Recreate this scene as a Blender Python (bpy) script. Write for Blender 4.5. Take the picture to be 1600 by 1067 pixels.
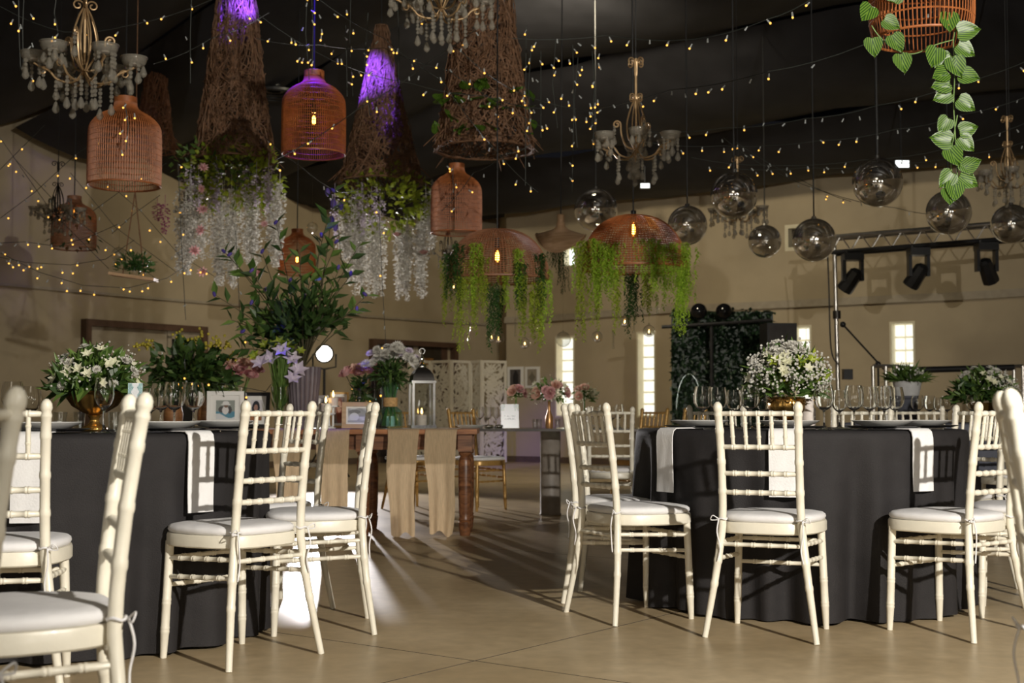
import bpy, math, random
from math import sin, cos, pi, radians, atan2, sqrt, exp
from mathutils import Vector, Matrix, Quaternion
S = bpy.context.scene
for o in list(bpy.data.objects): bpy.data.objects.remove(o)
COL = S.collection
rng = random.Random(7)
V = Vector
# ------------------------------------------------------------------ camera
F = 2070.0; CH = 0.862; TH = math.atan(111/F)
cam = bpy.data.cameras.new('camera'); camo = bpy.data.objects.new('camera', cam); COL.objects.link(camo)
cam.sensor_width = 36; cam.lens = F*36/1600; cam.clip_start = .05; cam.clip_end = 200
camo.location = (0, 0, CH); camo.rotation_euler = (pi/2+TH, 0, 0)
cam.dof.use_dof = True; cam.dof.focus_distance = 5.3; cam.dof.aperture_fstop = 5.0
S.camera = camo
def at(px, py, Y):
    dx = (px-800)/F; dy = (533.5-py)/F
    x, y, z = dx, cos(TH)-dy*sin(TH), sin(TH)+dy*cos(TH)
    k = Y/y
    return V((x*k, Y, CH+z*k))
def ground(px, py, h=0.0):
    p = at(px, py, 1.0); k = (h-CH)/(p.z-CH)
    return V((p.x*k, k, h))
def PM(Y): return F/Y            # pixels per metre at depth Y
# ------------------------------------------------------------------ world, lights, exposure
S.view_settings.view_transform = 'Standard'; S.view_settings.look = 'None'
S.view_settings.exposure = 0.0; S.view_settings.gamma = 1.0; S.view_settings.use_curve_mapping = False
W = bpy.data.worlds.new('world'); S.world = W; W.use_nodes = True
W.node_tree.nodes['Background'].inputs[0].default_value = (.02, .02, .025, 1)
W.node_tree.nodes['Background'].inputs[1].default_value = 0.3
def light(name, kind, loc, target, power, col=(1, 1, 1), size=.1, angle=60, blend=.3):
    l = bpy.data.lights.new(name, kind); o = bpy.data.objects.new(name, l); COL.objects.link(o)
    l.energy = power; l.color = col; o.location = loc
    if target is not None:
        o.rotation_euler = (V(target)-V(loc)).to_track_quat('-Z', 'Y').to_euler()
    if kind == 'SPOT': l.spot_size = radians(angle); l.spot_blend = blend; l.shadow_soft_size = size
    elif kind == 'AREA': l.size = size
    else: l.shadow_soft_size = size
    return o
BACK = at(507, 553, 17.4)                                   # the lamp that shines towards the camera
light('strobe_light', 'SPOT', (3.0, -.4, 2.7), (.7, 9, 1.7), 2000, (1, .94, .84), .06, 96, .5)
light('stage_lamp_beam', 'SPOT', BACK+V((.02, -.16, 0)), (-.1, 5.0, .25), 1500, (1, .95, .95), .08, 50, .35)
light('fill_light_near', 'AREA', (-1.5, -2.5, 4.6), (-1, 4, 0), 40, (1, .86, .66), 2.2)  # added soft fill for the ambient level, stands for no known fixture
light('wall_fill_far', 'SPOT', (0.6, 13.6, 5.22), (.2, 23, 2.2), 760, (1, .87, .63), .3, 140, 1)  # added wash that brightens the far wall, no such lamp in view
VP = at(489, 150, 9.5)
light('violet_spot', 'SPOT', (VP.x-.05, VP.y-.12, VP.z+1.6), VP, 1500, (.06, .01, 1), .03, 15, .5)
light('violet_spot', 'SPOT', at(500, -25, 11.8), at(585, 130, 13.0), 1700, (.13, .05, 1), .03, 24, .8)
light('violet_spot', 'SPOT', at(440, -60, 11.2), at(370, 20, 12.0), 800, (.13, .05, 1), .03, 22, .8)
# ------------------------------------------------------------------ materials
def nodes(name):
    m = bpy.data.materials.new(name); m.use_nodes = True
    nt = m.node_tree; nt.nodes.clear()
    out = nt.nodes.new('ShaderNodeOutputMaterial')
    return m, nt, out
def pmat(name, col, rough=.5, metal=0, var=.12, scale=9, bump=0, bscale=40, spec=.5, coat=0, emit=None, estr=0, translucent=0, stretch=None, sheen=0, alpha=1):
    m, nt, out = nodes(name); N = nt.nodes.new; L = nt.links.new
    b = N('ShaderNodeBsdfPrincipled')
    tc = N('ShaderNodeTexCoord'); mp = N('ShaderNodeMapping'); L(tc.outputs['Object'], mp.inputs[0])
    if stretch: mp.inputs['Scale'].default_value = stretch
    nz = N('ShaderNodeTexNoise'); nz.inputs['Scale'].default_value = scale; nz.inputs['Detail'].default_value = 5
    L(mp.outputs[0], nz.inputs['Vector'])
    r = N('ShaderNodeValToRGB'); L(nz.outputs['Fac'], r.inputs[0])
    r.color_ramp.elements[0].position = .3; r.color_ramp.elements[1].position = .7
    r.color_ramp.elements[0].color = (*[c*(1-var) for c in col], 1)
    r.color_ramp.elements[1].color = (*[min(1, c*(1+var)) for c in col], 1)
    L(r.outputs[0], b.inputs['Base Color'])
    b.inputs['Roughness'].default_value = rough; b.inputs['Metallic'].default_value = metal
    b.inputs['Specular IOR Level'].default_value = spec; b.inputs['Coat Weight'].default_value = coat
    b.inputs['Sheen Weight'].default_value = sheen
    if alpha < 1: b.inputs['Alpha'].default_value = alpha
    if emit: b.inputs['Emission Color'].default_value = (*emit, 1); b.inputs['Emission Strength'].default_value = estr
    if bump:
        n2 = N('ShaderNodeTexNoise'); n2.inputs['Scale'].default_value = bscale; L(mp.outputs[0], n2.inputs['Vector'])
        bp = N('ShaderNodeBump'); bp.inputs['Strength'].default_value = bump; bp.inputs['Distance'].default_value = .01
        L(n2.outputs['Fac'], bp.inputs['Height']); L(bp.outputs[0], b.inputs['Normal'])
    if translucent:
        t = N('ShaderNodeBsdfTranslucent'); L(r.outputs[0], t.inputs[0])
        mx = N('ShaderNodeMixShader'); mx.inputs[0].default_value = translucent
        L(b.outputs[0], mx.inputs[1]); L(t.outputs[0], mx.inputs[2]); L(mx.outputs[0], out.inputs[0])
    else: L(b.outputs[0], out.inputs[0])
    return m
def glass_solid(name):
    m, nt, out = nodes(name); N = nt.nodes.new; L = nt.links.new
    b = N('ShaderNodeBsdfPrincipled'); b.inputs['Base Color'].default_value = (.98, .985, .98, 1); b.inputs['Transmission Weight'].default_value = 1; b.inputs['IOR'].default_value = 1.47
    nz = N('ShaderNodeTexNoise'); nz.inputs['Scale'].default_value = 25
    mr = N('ShaderNodeMapRange'); mr.inputs['To Min'].default_value = .0; mr.inputs['To Max'].default_value = .03; L(nz.outputs['Fac'], mr.inputs[0]); L(mr.outputs[0], b.inputs['Roughness'])
    L(b.outputs[0], out.inputs[0]); return m
def thin_glass(name, tint=(.97, .98, .97), ior=1.45, add=.03, rough=.02, gloss=(1, 1, 1)):
    m, nt, out = nodes(name); N = nt.nodes.new; L = nt.links.new
    t = N('ShaderNodeBsdfTransparent'); t.inputs[0].default_value = (*tint, 1)
    g = N('ShaderNodeBsdfGlossy'); g.inputs['Roughness'].default_value = rough; g.inputs[0].default_value = (*gloss, 1)
    lw = N('ShaderNodeLayerWeight'); lw.inputs[0].default_value = .5
    pw = N('ShaderNodeMath'); pw.operation = 'POWER'; pw.inputs[1].default_value = 2.6; L(lw.outputs['Facing'], pw.inputs[0])
    nz = N('ShaderNodeTexNoise'); nz.inputs['Scale'].default_value = 3
    a = N('ShaderNodeMath'); a.operation = 'MULTIPLY_ADD'; a.inputs[1].default_value = .02; L(nz.outputs['Fac'], a.inputs[0]); a.inputs[2].default_value = add
    s = N('ShaderNodeMath'); s.operation = 'MULTIPLY_ADD'; s.use_clamp = True; s.inputs[1].default_value = ior-1
    L(pw.outputs[0], s.inputs[0]); L(a.outputs[0], s.inputs[2])
    mx = N('ShaderNodeMixShader'); L(s.outputs[0], mx.inputs[0]); L(t.outputs[0], mx.inputs[1]); L(g.outputs[0], mx.inputs[2])
    L(mx.outputs[0], out.inputs[0])
    return m
def emat(name, col, strength, sample=True, var=.15, scale=30):
    m, nt, out = nodes(name); N = nt.nodes.new; L = nt.links.new
    e = N('ShaderNodeEmission'); e.inputs[1].default_value = strength
    nz = N('ShaderNodeTexNoise'); nz.inputs['Scale'].default_value = scale
    r = N('ShaderNodeValToRGB'); L(nz.outputs['Fac'], r.inputs[0])
    r.color_ramp.elements[0].color = (*[c*(1-var) for c in col], 1); r.color_ramp.elements[1].color = (*[c*(1+var) for c in col], 1)
    L(r.outputs[0], e.inputs[0]); L(e.outputs[0], out.inputs[0])
    m.cycles.emission_sampling = 'AUTO' if sample else 'NONE'
    return m
def wood(name, c1, c2, rough=.45, scale=3, stretch=(1, 12, 12)):
    m, nt, out = nodes(name); N = nt.nodes.new; L = nt.links.new
    b = N('ShaderNodeBsdfPrincipled'); b.inputs['Roughness'].default_value = rough
    tc = N('ShaderNodeTexCoord'); mp = N('ShaderNodeMapping'); mp.inputs['Scale'].default_value = stretch
    L(tc.outputs['Object'], mp.inputs[0])
    nz = N('ShaderNodeTexNoise'); nz.inputs['Scale'].default_value = scale; nz.inputs['Detail'].default_value = 8; nz.inputs['Distortion'].default_value = .6
    L(mp.outputs[0], nz.inputs['Vector'])
    r = N('ShaderNodeValToRGB'); r.color_ramp.elements[0].position = .35; r.color_ramp.elements[1].position = .68
    r.color_ramp.elements[0].color = (*c1, 1); r.color_ramp.elements[1].color = (*c2, 1)
    L(nz.outputs['Fac'], r.inputs[0]); L(r.outputs[0], b.inputs['Base Color'])
    bp = N('ShaderNodeBump'); bp.inputs['Strength'].default_value = .2; bp.inputs['Distance'].default_value = .005
    L(nz.outputs['Fac'], bp.inputs['Height']); L(bp.outputs[0], b.inputs['Normal']); L(b.outputs[0], out.inputs[0])
    return m
def print_mat():
    m, nt, out = nodes('photo_print'); N = nt.nodes.new; L = nt.links.new
    b = N('ShaderNodeBsdfPrincipled'); b.inputs['Roughness'].default_value = .25
    a = N('ShaderNodeAttribute'); a.attribute_name = 'Col'; L(a.outputs['Color'], b.inputs['Base Color']); L(b.outputs[0], out.inputs[0])
    return m
def leafmat(name, c1, c2, rough=.45, tr=.25, scale=14):
    m, nt, out = nodes(name); N = nt.nodes.new; L = nt.links.new
    b = N('ShaderNodeBsdfPrincipled'); b.inputs['Roughness'].default_value = rough
    g = N('ShaderNodeNewGeometry'); oi = N('ShaderNodeObjectInfo')
    ad = N('ShaderNodeMath'); ad.operation = 'ADD'; L(g.outputs['Random Per Island'], ad.inputs[0]); L(oi.outputs['Random'], ad.inputs[1])
    fr = N('ShaderNodeMath'); fr.operation = 'FRACT'; L(ad.outputs[0], fr.inputs[0])
    r = N('ShaderNodeValToRGB'); L(fr.outputs[0], r.inputs[0])
    r.color_ramp.elements[0].color = (*c1, 1); r.color_ramp.elements[1].color = (*c2, 1)
    L(r.outputs[0], b.inputs['Base Color'])
    t = N('ShaderNodeBsdfTranslucent'); L(r.outputs[0], t.inputs[0])
    mx = N('ShaderNodeMixShader'); mx.inputs[0].default_value = tr
    L(b.outputs[0], mx.inputs[1]); L(t.outputs[0], mx.inputs[2]); L(mx.outputs[0], out.inputs[0])
    return m
def striped_leaf(name):
    m, nt, out = nodes(name); N = nt.nodes.new; L = nt.links.new
    b = N('ShaderNodeBsdfPrincipled'); b.inputs['Roughness'].default_value = .4
    uv = N('ShaderNodeTexCoord'); mp = N('ShaderNodeMapping'); L(uv.outputs['Generated'], mp.inputs[0])
    sx = N('ShaderNodeSeparateXYZ'); L(mp.outputs[0], sx.inputs[0])
    s1 = N('ShaderNodeMath'); s1.operation = 'SUBTRACT'; L(sx.outputs[0], s1.inputs[0]); s1.inputs[1].default_value = .5
    ab = N('ShaderNodeMath'); ab.operation = 'ABSOLUTE'; L(s1.outputs[0], ab.inputs[0])
    m1 = N('ShaderNodeMath'); m1.operation = 'MULTIPLY'; L(ab.outputs[0], m1.inputs[0]); m1.inputs[1].default_value = 58
    m2 = N('ShaderNodeMath'); m2.operation = 'MULTIPLY_ADD'; L(sx.outputs[1], m2.inputs[0]); m2.inputs[1].default_value = -14; L(m1.outputs[0], m2.inputs[2])
    sn = N('ShaderNodeMath'); sn.operation = 'SINE'; L(m2.outputs[0], sn.inputs[0])
    r = N('ShaderNodeValToRGB'); r.color_ramp.elements[0].position = .35; r.color_ramp.elements[1].position = .75
    r.color_ramp.elements[0].color = (.03, .085, .01, 1); r.color_ramp.elements[1].color = (.15, .27, .03, 1)
    mr = N('ShaderNodeMath'); mr.operation = 'MULTIPLY_ADD'; mr.inputs[1].default_value = .5; mr.inputs[2].default_value = .5
    L(sn.outputs[0], mr.inputs[0]); L(mr.outputs[0], r.inputs[0]); L(r.outputs[0], b.inputs['Base Color'])
    t = N('ShaderNodeBsdfTranslucent'); L(r.outputs[0], t.inputs[0])
    mx = N('ShaderNodeMixShader'); mx.inputs[0].default_value = .25
    L(b.outputs[0], mx.inputs[1]); L(t.outputs[0], mx.inputs[2]); L(mx.outputs[0], out.inputs[0])
    return m
def concrete(name):
    m, nt, out = nodes(name); N = nt.nodes.new; L = nt.links.new
    b = N('ShaderNodeBsdfPrincipled')
    g = N('ShaderNodeNewGeometry'); mp = N('ShaderNodeMapping'); L(g.outputs['Position'], mp.inputs[0])
    n1 = N('ShaderNodeTexNoise'); n1.inputs['Scale'].default_value = 1.3; n1.inputs['Detail'].default_value = 9; n1.inputs['Roughness'].default_value = .62
    n2 = N('ShaderNodeTexNoise'); n2.inputs['Scale'].default_value = 14; n2.inputs['Detail'].default_value = 6
    L(mp.outputs[0], n1.inputs['Vector']); L(mp.outputs[0], n2.inputs['Vector'])
    r = N('ShaderNodeValToRGB'); r.color_ramp.elements[0].position = .33; r.color_ramp.elements[1].position = .7
    r.color_ramp.elements[0].color = (.36, .27, .155, 1); r.color_ramp.elements[1].color = (.52, .41, .26, 1)
    L(n1.outputs['Fac'], r.inputs[0])
    mx = N('ShaderNodeMixRGB'); mx.blend_type = 'OVERLAY'; mx.inputs[0].default_value = .25
    L(r.outputs[0], mx.inputs[1]); L(n2.outputs['Fac'], mx.inputs[2]); L(mx.outputs[0], b.inputs['Base Color'])
    rr = N('ShaderNodeMapRange'); rr.inputs['To Min'].default_value = .27; rr.inputs['To Max'].default_value = .42
    L(n1.outputs['Fac'], rr.inputs[0]); L(rr.outputs[0], b.inputs['Roughness'])
    b.inputs['Specular IOR Level'].default_value = .1
    bp = N('ShaderNodeBump'); bp.inputs['Strength'].default_value = .05; bp.inputs['Distance'].default_value = .004
    L(n2.outputs['Fac'], bp.inputs['Height']); L(bp.outputs[0], b.inputs['Normal']); L(b.outputs[0], out.inputs[0])
    return m
def crystal_mat():
    m, nt, out = nodes('crystal'); N = nt.nodes.new; L = nt.links.new
    t = N('ShaderNodeBsdfTransparent'); t.inputs[0].default_value = (.8, .78, .74, 1)
    b = N('ShaderNodeBsdfPrincipled'); b.inputs['Base Color'].default_value = (.42, .39, .33, 1); b.inputs['Roughness'].default_value = .06; b.inputs['Specular IOR Level'].default_value = 1
    nz = N('ShaderNodeTexNoise'); nz.inputs['Scale'].default_value = 60
    mr = N('ShaderNodeMapRange'); mr.inputs['To Min'].default_value = .15; mr.inputs['To Max'].default_value = .62; L(nz.outputs['Fac'], mr.inputs[0])
    mx = N('ShaderNodeMixShader'); L(mr.outputs[0], mx.inputs[0]); L(t.outputs[0], mx.inputs[1]); L(b.outputs[0], mx.inputs[2]); L(mx.outputs[0], out.inputs[0])
    return m
M = dict(
    ivory=pmat('ivory_paint', (.80, .755, .635), .36, var=.05, scale=14, bump=.06, bscale=60, coat=.15),
    goldpaint=pmat('gold_paint', (.48, .29, .09), .35, metal=.35, var=.12),
    cushion=pmat('white_cotton', (.80, .79, .80), .85, var=.04, bump=.3, bscale=22),
    napkin=pmat('napkin_linen', (.84, .83, .83), .9, var=.03, bump=.15, bscale=120),
    black_cloth=pmat('black_tablecloth', (.022, .020, .021), .75, var=.15, bump=.2, bscale=200, spec=.3),
    grey_cloth=pmat('grey_tablecloth', (.08, .085, .11), .8, var=.15),
    plaster=pmat('plaster', (.43, .355, .24), .85, var=.10, scale=1.2, bump=.15, bscale=6),
    trim=pmat('trim_paint', (.36, .31, .235), .7, var=.1),
    skirting=pmat('skirting', (.11, .075, .05), .6, var=.15),
    concrete=concrete('polished_concrete'),
    joint=pmat('joint_filler', (.05, .04, .03), .9, var=.2),
    drape=pmat('black_drape', (.018, .018, .021), .6, var=.3, scale=2, bump=.2, bscale=3, spec=.25),
    black=pmat('black_plastic', (.012, .012, .013), .4, var=.3),
    blackgloss=pmat('black_gloss', (.006, .006, .007), .08, var=.3),
    steel=pmat('brushed_steel', (.6, .58, .55), .3, metal=1, var=.1),
    chrome=pmat('chrome', (.8, .8, .8), .1, metal=1, var=.05),
    darkmetal=pmat('dark_metal', (.05, .045, .042), .4, metal=.8, var=.2),
    goldmetal=pmat('gold_metal', (.62, .36, .10), .25, metal=.9, var=.25, scale=20, bump=.2, bscale=30),
    brass=pmat('aged_brass', (.50, .34, .18), .38, metal=.55, var=.2, scale=20),
    copper=pmat('copper_glaze', (.48, .25, .10), .3, metal=.6, var=.2),
    oak=wood('stained_wood', (.085, .032, .014), (.27, .115, .05), .35),
    oaktop=wood('table_top_wood', (.20, .07, .025), (.45, .19, .075), .35),
    lightwood=wood('light_wood', (.42, .27, .14), (.55, .37, .2), .5),
    cork=pmat('cork', (.47, .29, .12), .8, var=.25, scale=60),
    gauze=pmat('tan_gauze', (.70, .53, .33), .9, var=.12, scale=6, stretch=(30, 30, 2), bump=.5, bscale=12, translucent=.35),
    rattan=pmat('rattan', (.37, .12, .036), .5, var=.25, scale=25),
    rattan_dark=pmat('dark_rattan', (.27, .12, .06), .55, var=.25, scale=25),
    twig=pmat('twig', (.20, .105, .055), .7, var=.35, scale=20),
    cord=pmat('black_cord', (.01, .01, .01), .6, var=.2),
    wire=pmat('green_wire', (.03, .035, .03), .6, var=.2),
    solidglass=glass_solid('wine_glass_crystal'), glass=thin_glass('clear_glass', (.93, .94, .93), 1.6, .07), globe=thin_glass('globe_glass', (.93, .94, .93), 1.6, .12), bluegl=thin_glass('aqua_glass', (.72, .88, .86), add=.05),
    crystal=crystal_mat(),
    mirrorball=thin_glass('mirrored_ball', (.85, .85, .85), 1.35, .62, .012, (.97, .97, .97)),
    tabletopglass=thin_glass('table_glass', (.55, .62, .60), 1.5, .06),
    porcelain=pmat('porcelain', (.80, .79, .77), .15, var=.02),
    charger=pmat('black_charger', (.02, .02, .02), .25, var=.1),
    wax=pmat('candle_wax', (.82, .74, .68), .5, var=.05, translucent=.2),
    flame=emat('flame', (1, .55, .15), 14), led=emat('warm_led', (1, .47, .08), 2.6, False),
    ledwhite=pmat('unlit_led', (.45, .48, .48), .2, var=.1),
    bulb=emat('filament', (1, .50, .12), 26), bulbglass=thin_glass('amber_glass', (1, .72, .35), 1.45, .03),
    lens=emat('lamp_lens', (1, .98, 1), 22), pane=emat('lit_glass_block', (1, .97, .83), 1.25, True, .35, 9),
    unseenpane=emat('lit_unseen_pane', (1, .96, .86), 8), paneframe=pmat('cream_frame', (.72, .66, .48), .6, var=.06),
    skypane=emat('lit_pane', (.95, 1, .97), 2.4),
    photo=print_mat(),
    white=pmat('white_paint', (.78, .77, .74), .6, var=.04), whiteframe=pmat('white_frame', (.80, .79, .76), .4, var=.03),
    screen=pmat('screen_white', (.62, .585, .50), .7, var=.06),
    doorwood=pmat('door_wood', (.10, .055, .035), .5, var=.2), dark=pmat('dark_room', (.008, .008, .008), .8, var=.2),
    doorpanel=pmat('door_panel', (.40, .345, .26), .7, var=.08, scale=1.5), amberroom=pmat('amber_board', (.26, .12, .03), .6),
    glassdark=pmat('dark_glass', (.05, .04, .03), .12, var=.2),
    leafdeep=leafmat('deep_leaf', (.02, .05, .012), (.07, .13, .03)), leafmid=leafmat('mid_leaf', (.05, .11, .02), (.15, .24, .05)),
    leaflime=leafmat('lime_leaf', (.20, .28, .02), (.42, .48, .05)), fern=leafmat('bright_fern', (.24, .40, .03), (.50, .68, .08), tr=.3),
    ferndark=leafmat('dark_fern', (.02, .07, .015), (.07, .15, .035)), fernlime=leafmat('olive_fern', (.22, .30, .02), (.42, .50, .06)),
    hedge=leafmat('hedge_leaf', (.004, .014, .007), (.022, .05, .022), tr=.1), variegated=striped_leaf('variegated_leaf'),
    stem=pmat('stem', (.13, .22, .05), .5, var=.25), branch=pmat('branch_bark', (.07, .06, .03), .7, var=.25),
    petalwhite=leafmat('white_petal', (.50, .48, .42), (.80, .78, .72), .6, .25), petalcream=leafmat('cream_petal', (.66, .66, .45), (.85, .83, .66), .6, .25),
    petallav=leafmat('lavender_petal', (.62, .53, .70), (.84, .76, .84), .6, .25), petalpink=leafmat('pink_petal', (.62, .30, .30), (.80, .50, .50), .6, .25),
    petalpeach=leafmat('peach_petal', (.72, .42, .32), (.86, .60, .48), .6, .25), petalmauve=leafmat('mauve_petal', (.25, .05, .12), (.42, .10, .22), .6, .2),
    petalviolet=leafmat('violet_petal', (.05, .03, .30), (.18, .12, .5), .6, .2), berry=leafmat('yellow_berry', (.42, .36, .04), (.62, .52, .07), .4, .1),
    urn=pmat('fluted_urn', (.13, .105, .12), .45, var=.2), pot=pmat('zinc_pot', (.60, .60, .60), .5, var=.12, scale=16),
    woodpot=wood('pot_wood', (.18, .075, .025), (.34, .16, .06), .5), concretecol=pmat('column_grey', (.26, .23, .2), .5, var=.2, scale=10),
    hatwood=wood('hat_wood', (.52, .32, .17), (.68, .45, .27), .5),
)
# ------------------------------------------------------------------ mesh helpers
class MB:
    def __init__(s): s.v = []; s.f = []
    def add(s, vs, fs):
        o = len(s.v); s.v += [tuple(p) for p in vs]; s.f += [tuple(i+o for i in f) for f in fs]
    def box(s, c, d, rz=0, rot=None):
        c = V(c); x, y, z = d[0]/2, d[1]/2, d[2]/2
        R = rot if rot is not None else Matrix.Rotation(rz, 3, 'Z')
        vs = [c+R@V((sx*x, sy*y, sz*z)) for sx in (-1, 1) for sy in (-1, 1) for sz in (-1, 1)]
        s.add(vs, [(0, 1, 3, 2), (4, 6, 7, 5), (0, 4, 5, 1), (2, 3, 7, 6), (0, 2, 6, 4), (1, 5, 7, 3)])
        return s
    def tube(s, pts, r, n=8, closed=False, cap=True):
        pts = [V(p) for p in pts]; m = len(pts)
        rs = r if isinstance(r, (list, tuple)) else [r]*m
        up = None; rings = []
        for i in range(m):
            a = pts[(i-1) % m] if (closed or i > 0) else pts[0]
            b = pts[(i+1) % m] if (closed or i < m-1) else pts[-1]
            t = (b-a)
            t = t.normalized() if t.length > 1e-9 else V((0, 0, 1))
            if up is None:
                up = V((0, 0, 1)) if abs(t.z) < .9 else V((1, 0, 0))
            x = (up-t*up.dot(t))
            if x.length < 1e-6: x = t.orthogonal()
            x.normalize(); y = t.cross(x); up = x
            rings.append([pts[i]+(x*cos(2*pi*k/n)+y*sin(2*pi*k/n))*rs[i] for k in range(n)])
        vs = [p for rg in rings for p in rg]; fs = []
        for i in range(m if closed else m-1):
            j = (i+1) % m
            for k in range(n):
                k2 = (k+1) % n
                fs.append((i*n+k, i*n+k2, j*n+k2, j*n+k))
        if cap and not closed:
            fs.append(tuple(range(n-1, -1, -1))); fs.append(tuple((m-1)*n+k for k in range(n)))
        s.add(vs, fs); return s
    def lathe(s, prof, n=24, c=(0, 0, 0), flute=0, nf=12, wave=None):
        c = V(c); vs = []; fs = []; idx = []
        for (r, z) in prof:
            if r < 1e-6: idx.append([len(vs)]); vs.append(c+V((0, 0, z)))
            else:
                row = []
                for k in range(n):
                    a = 2*pi*k/n; rr = r*(1+flute*cos(nf*a)) if flute else r
                    row.append(len(vs)); vs.append(c+V((rr*cos(a), rr*sin(a), z)))
                idx.append(row)
        for A, B in zip(idx, idx[1:]):
            if len(A) == 1 and len(B) == 1: continue
            for k in range(n):
                k2 = (k+1) % n
                if len(A) == 1: fs.append((A[0], B[k2], B[k]))
                elif len(B) == 1: fs.append((A[k], A[k2], B[0]))
                else: fs.append((A[k], A[k2], B[k2], B[k]))
        s.add(vs, fs); return s
    def ball(s, c, r, n=8, m=6, sz=1):
        return s.lathe([(r*sin(pi*i/m) if 0 < i < m else 0, -r*cos(pi*i/m)*sz) for i in range(m+1)], n, c)
    def leaf(s, p, d, n, L, Wd, fold=.25, bend=.15):
        p = V(p); d = V(d).normalized(); sd = d.cross(V(n))
        if sd.length < 1e-4: sd = d.orthogonal()
        sd.normalize(); nn = sd.cross(d)
        mid = p+d*L*.45-nn*fold*Wd*.5
        s.add([p, p+d*L*.42+sd*Wd*.5+nn*fold*Wd*.3, p+d*L-nn*bend*L, p+d*L*.42-sd*Wd*.5+nn*fold*Wd*.3, mid],
              [(0, 1, 4), (1, 2, 4), (0, 4, 3), (4, 2, 3)])
        return s
    def mesh(s, name, mat, smooth=40):
        me = bpy.data.meshes.new(name); me.from_pydata(s.v, [], s.f)
        if mat is not None: me.materials.append(mat)
        if smooth:
            me.polygons.foreach_set('use_smooth', [True]*len(me.polygons))
            if smooth < 180: me.set_sharp_from_angle(angle=radians(smooth))
        me.update(); return me
def ob(name, me, parent=None, loc=None, rot=None, scale=None, kind=None):
    o = bpy.data.objects.new(name, me); COL.objects.link(o)
    if parent is not None: o.parent = parent
    if loc is not None: o.location = loc
    if rot is not None:
        if isinstance(rot, Quaternion): o.rotation_mode = 'QUATERNION'; o.rotation_quaternion = rot
        elif isinstance(rot, (int, float)): o.rotation_euler = (0, 0, rot)
        else: o.rotation_euler = rot
    if scale is not None: o.scale = (scale,)*3 if isinstance(scale, (int, float)) else scale
    if kind: o['kind'] = kind
    return o
def tag(o, label, cat, group=None):
    o['label'] = label; o['category'] = cat
    if group: o['group'] = group
    return o
def thing(name, label, cat, loc=(0, 0, 0), rot=0, group=None):
    o = bpy.data.objects.new(name, None); COL.objects.link(o); o.empty_display_size = .05
    o.location = loc
    if isinstance(rot, (int, float)): o.rotation_euler = (0, 0, rot)
    else: o.rotation_euler = rot
    return tag(o, label, cat, group)
def struct(o): o['kind'] = 'structure'; return o
def dirq(d, n=None):
    return V(d).to_track_quat('Y', 'Z')
def catmull(P, k=6):
    P = [V(p) for p in P]; out = []
    for i in range(len(P)-1):
        a = P[max(0, i-1)]; b = P[i]; c = P[i+1]; d = P[min(len(P)-1, i+2)]
        for j in range(k):
            t = j/k
            out.append(.5*((2*b)+(c-a)*t+(2*a-5*b+4*c-d)*t*t+(3*b-a-3*c+d)*t**3))
    out.append(P[-1]); return out
# ------------------------------------------------------------------ the room shell
WL = [(-9.3, -4.5), (-10.2, 2), (-9.9, 8), (-8.6, 13.5), (-6.53, 16.9), (-5.2, 18.9), (-3.96, 20.5), (-2.6, 22.4), (-1.4, 23.75), (-.24, 24.9)]
WR = [(-.10, 23.45), (.65, 22.95), (2.07, 21.45), (3.2, 20.6), (4.33, 19.85), (5.45, 19.1), (7.0, 18.0), (8.8, 15.5), (10.2, 11), (10.6, 5), (10.0, -1), (9.0, -4.5)]
def dense(P, k): return [p.xy for p in catmull([V((a, b, 0)) for a, b in P], k)]
CL = dense(WL, 5); CR = dense(WR, 5)
WALLH = 5.2
def wall_hit(px, C):
    best = None
    dx = (px-800)/F
    for i in range(len(C)-1):
        a, b = C[i], C[i+1]
        fa = a.x-dx*a.y; fb = b.x-dx*b.y
        if fa*fb <= 0 and a.y > 5 and fa != fb:
            t = fa/(fa-fb); p = a+(b-a)*t
            tan = (b-a).normalized(); best = (p, tan, i+t)
    return best
def wall_frame(px, C):
    p, t, u = wall_hit(px, C)
    n = V((t.y, -t.x))                      # towards the room for both curves (they run left to right)
    return p, t, n, atan2(t.y, t.x)
WINS = [(868, 898, .78, 2.17, 7), (995, 1025, .78, 2.17, 7), (1240, 1269, .78, 2.17, 7), (1391, 1431, .78, 2.17, 7)]
def wall_mesh(C, holes, th=.25):
    us = []; acc = 0; L = [0]
    for a, b in zip(C, C[1:]): acc += (b-a).length; L.append(acc)
    def pos(u):
        for i in range(len(L)-1):
            if u <= L[i+1]+1e-9:
                t = (u-L[i])/(L[i+1]-L[i]); return C[i]+(C[i+1]-C[i])*t
        return C[-1]
    hs = []
    for (pa, pb, za, zb) in holes:
        ua = wall_hit(pa, C)[2]; ub = wall_hit(pb, C)[2]
        f = lambda q: L[int(q)]+(q-int(q))*(L[int(q)+1]-L[int(q)])
        hs.append((f(ua), f(ub), za, zb))
    U = sorted(set([round(x, 5) for x in L]+[round(h[i], 5) for h in hs for i in (0, 1)]))
    Z = sorted(set([0, WALLH]+[h[i] for h in hs for i in (2, 3)]))
    mb = MB(); vs = [(pos(u).x, pos(u).y, z) for u in U for z in Z]; fs = []; nz = len(Z)
    for i in range(len(U)-1):
        for j in range(nz-1):
            um = (U[i]+U[i+1])/2; zm = (Z[j]+Z[j+1])/2
            if any(h[0] < um < h[1] and h[2] < zm < h[3] for h in hs): continue
            fs.append((i*nz+j, (i+1)*nz+j, (i+1)*nz+j+1, i*nz+j+1))
    mb.add(vs, fs); return mb
holesR = [(a, b, z0, z1) for a, b, z0, z1, n in WINS]
def topz(px, py, C): return at(px, py, wall_hit(px, C)[0].y).z
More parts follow.
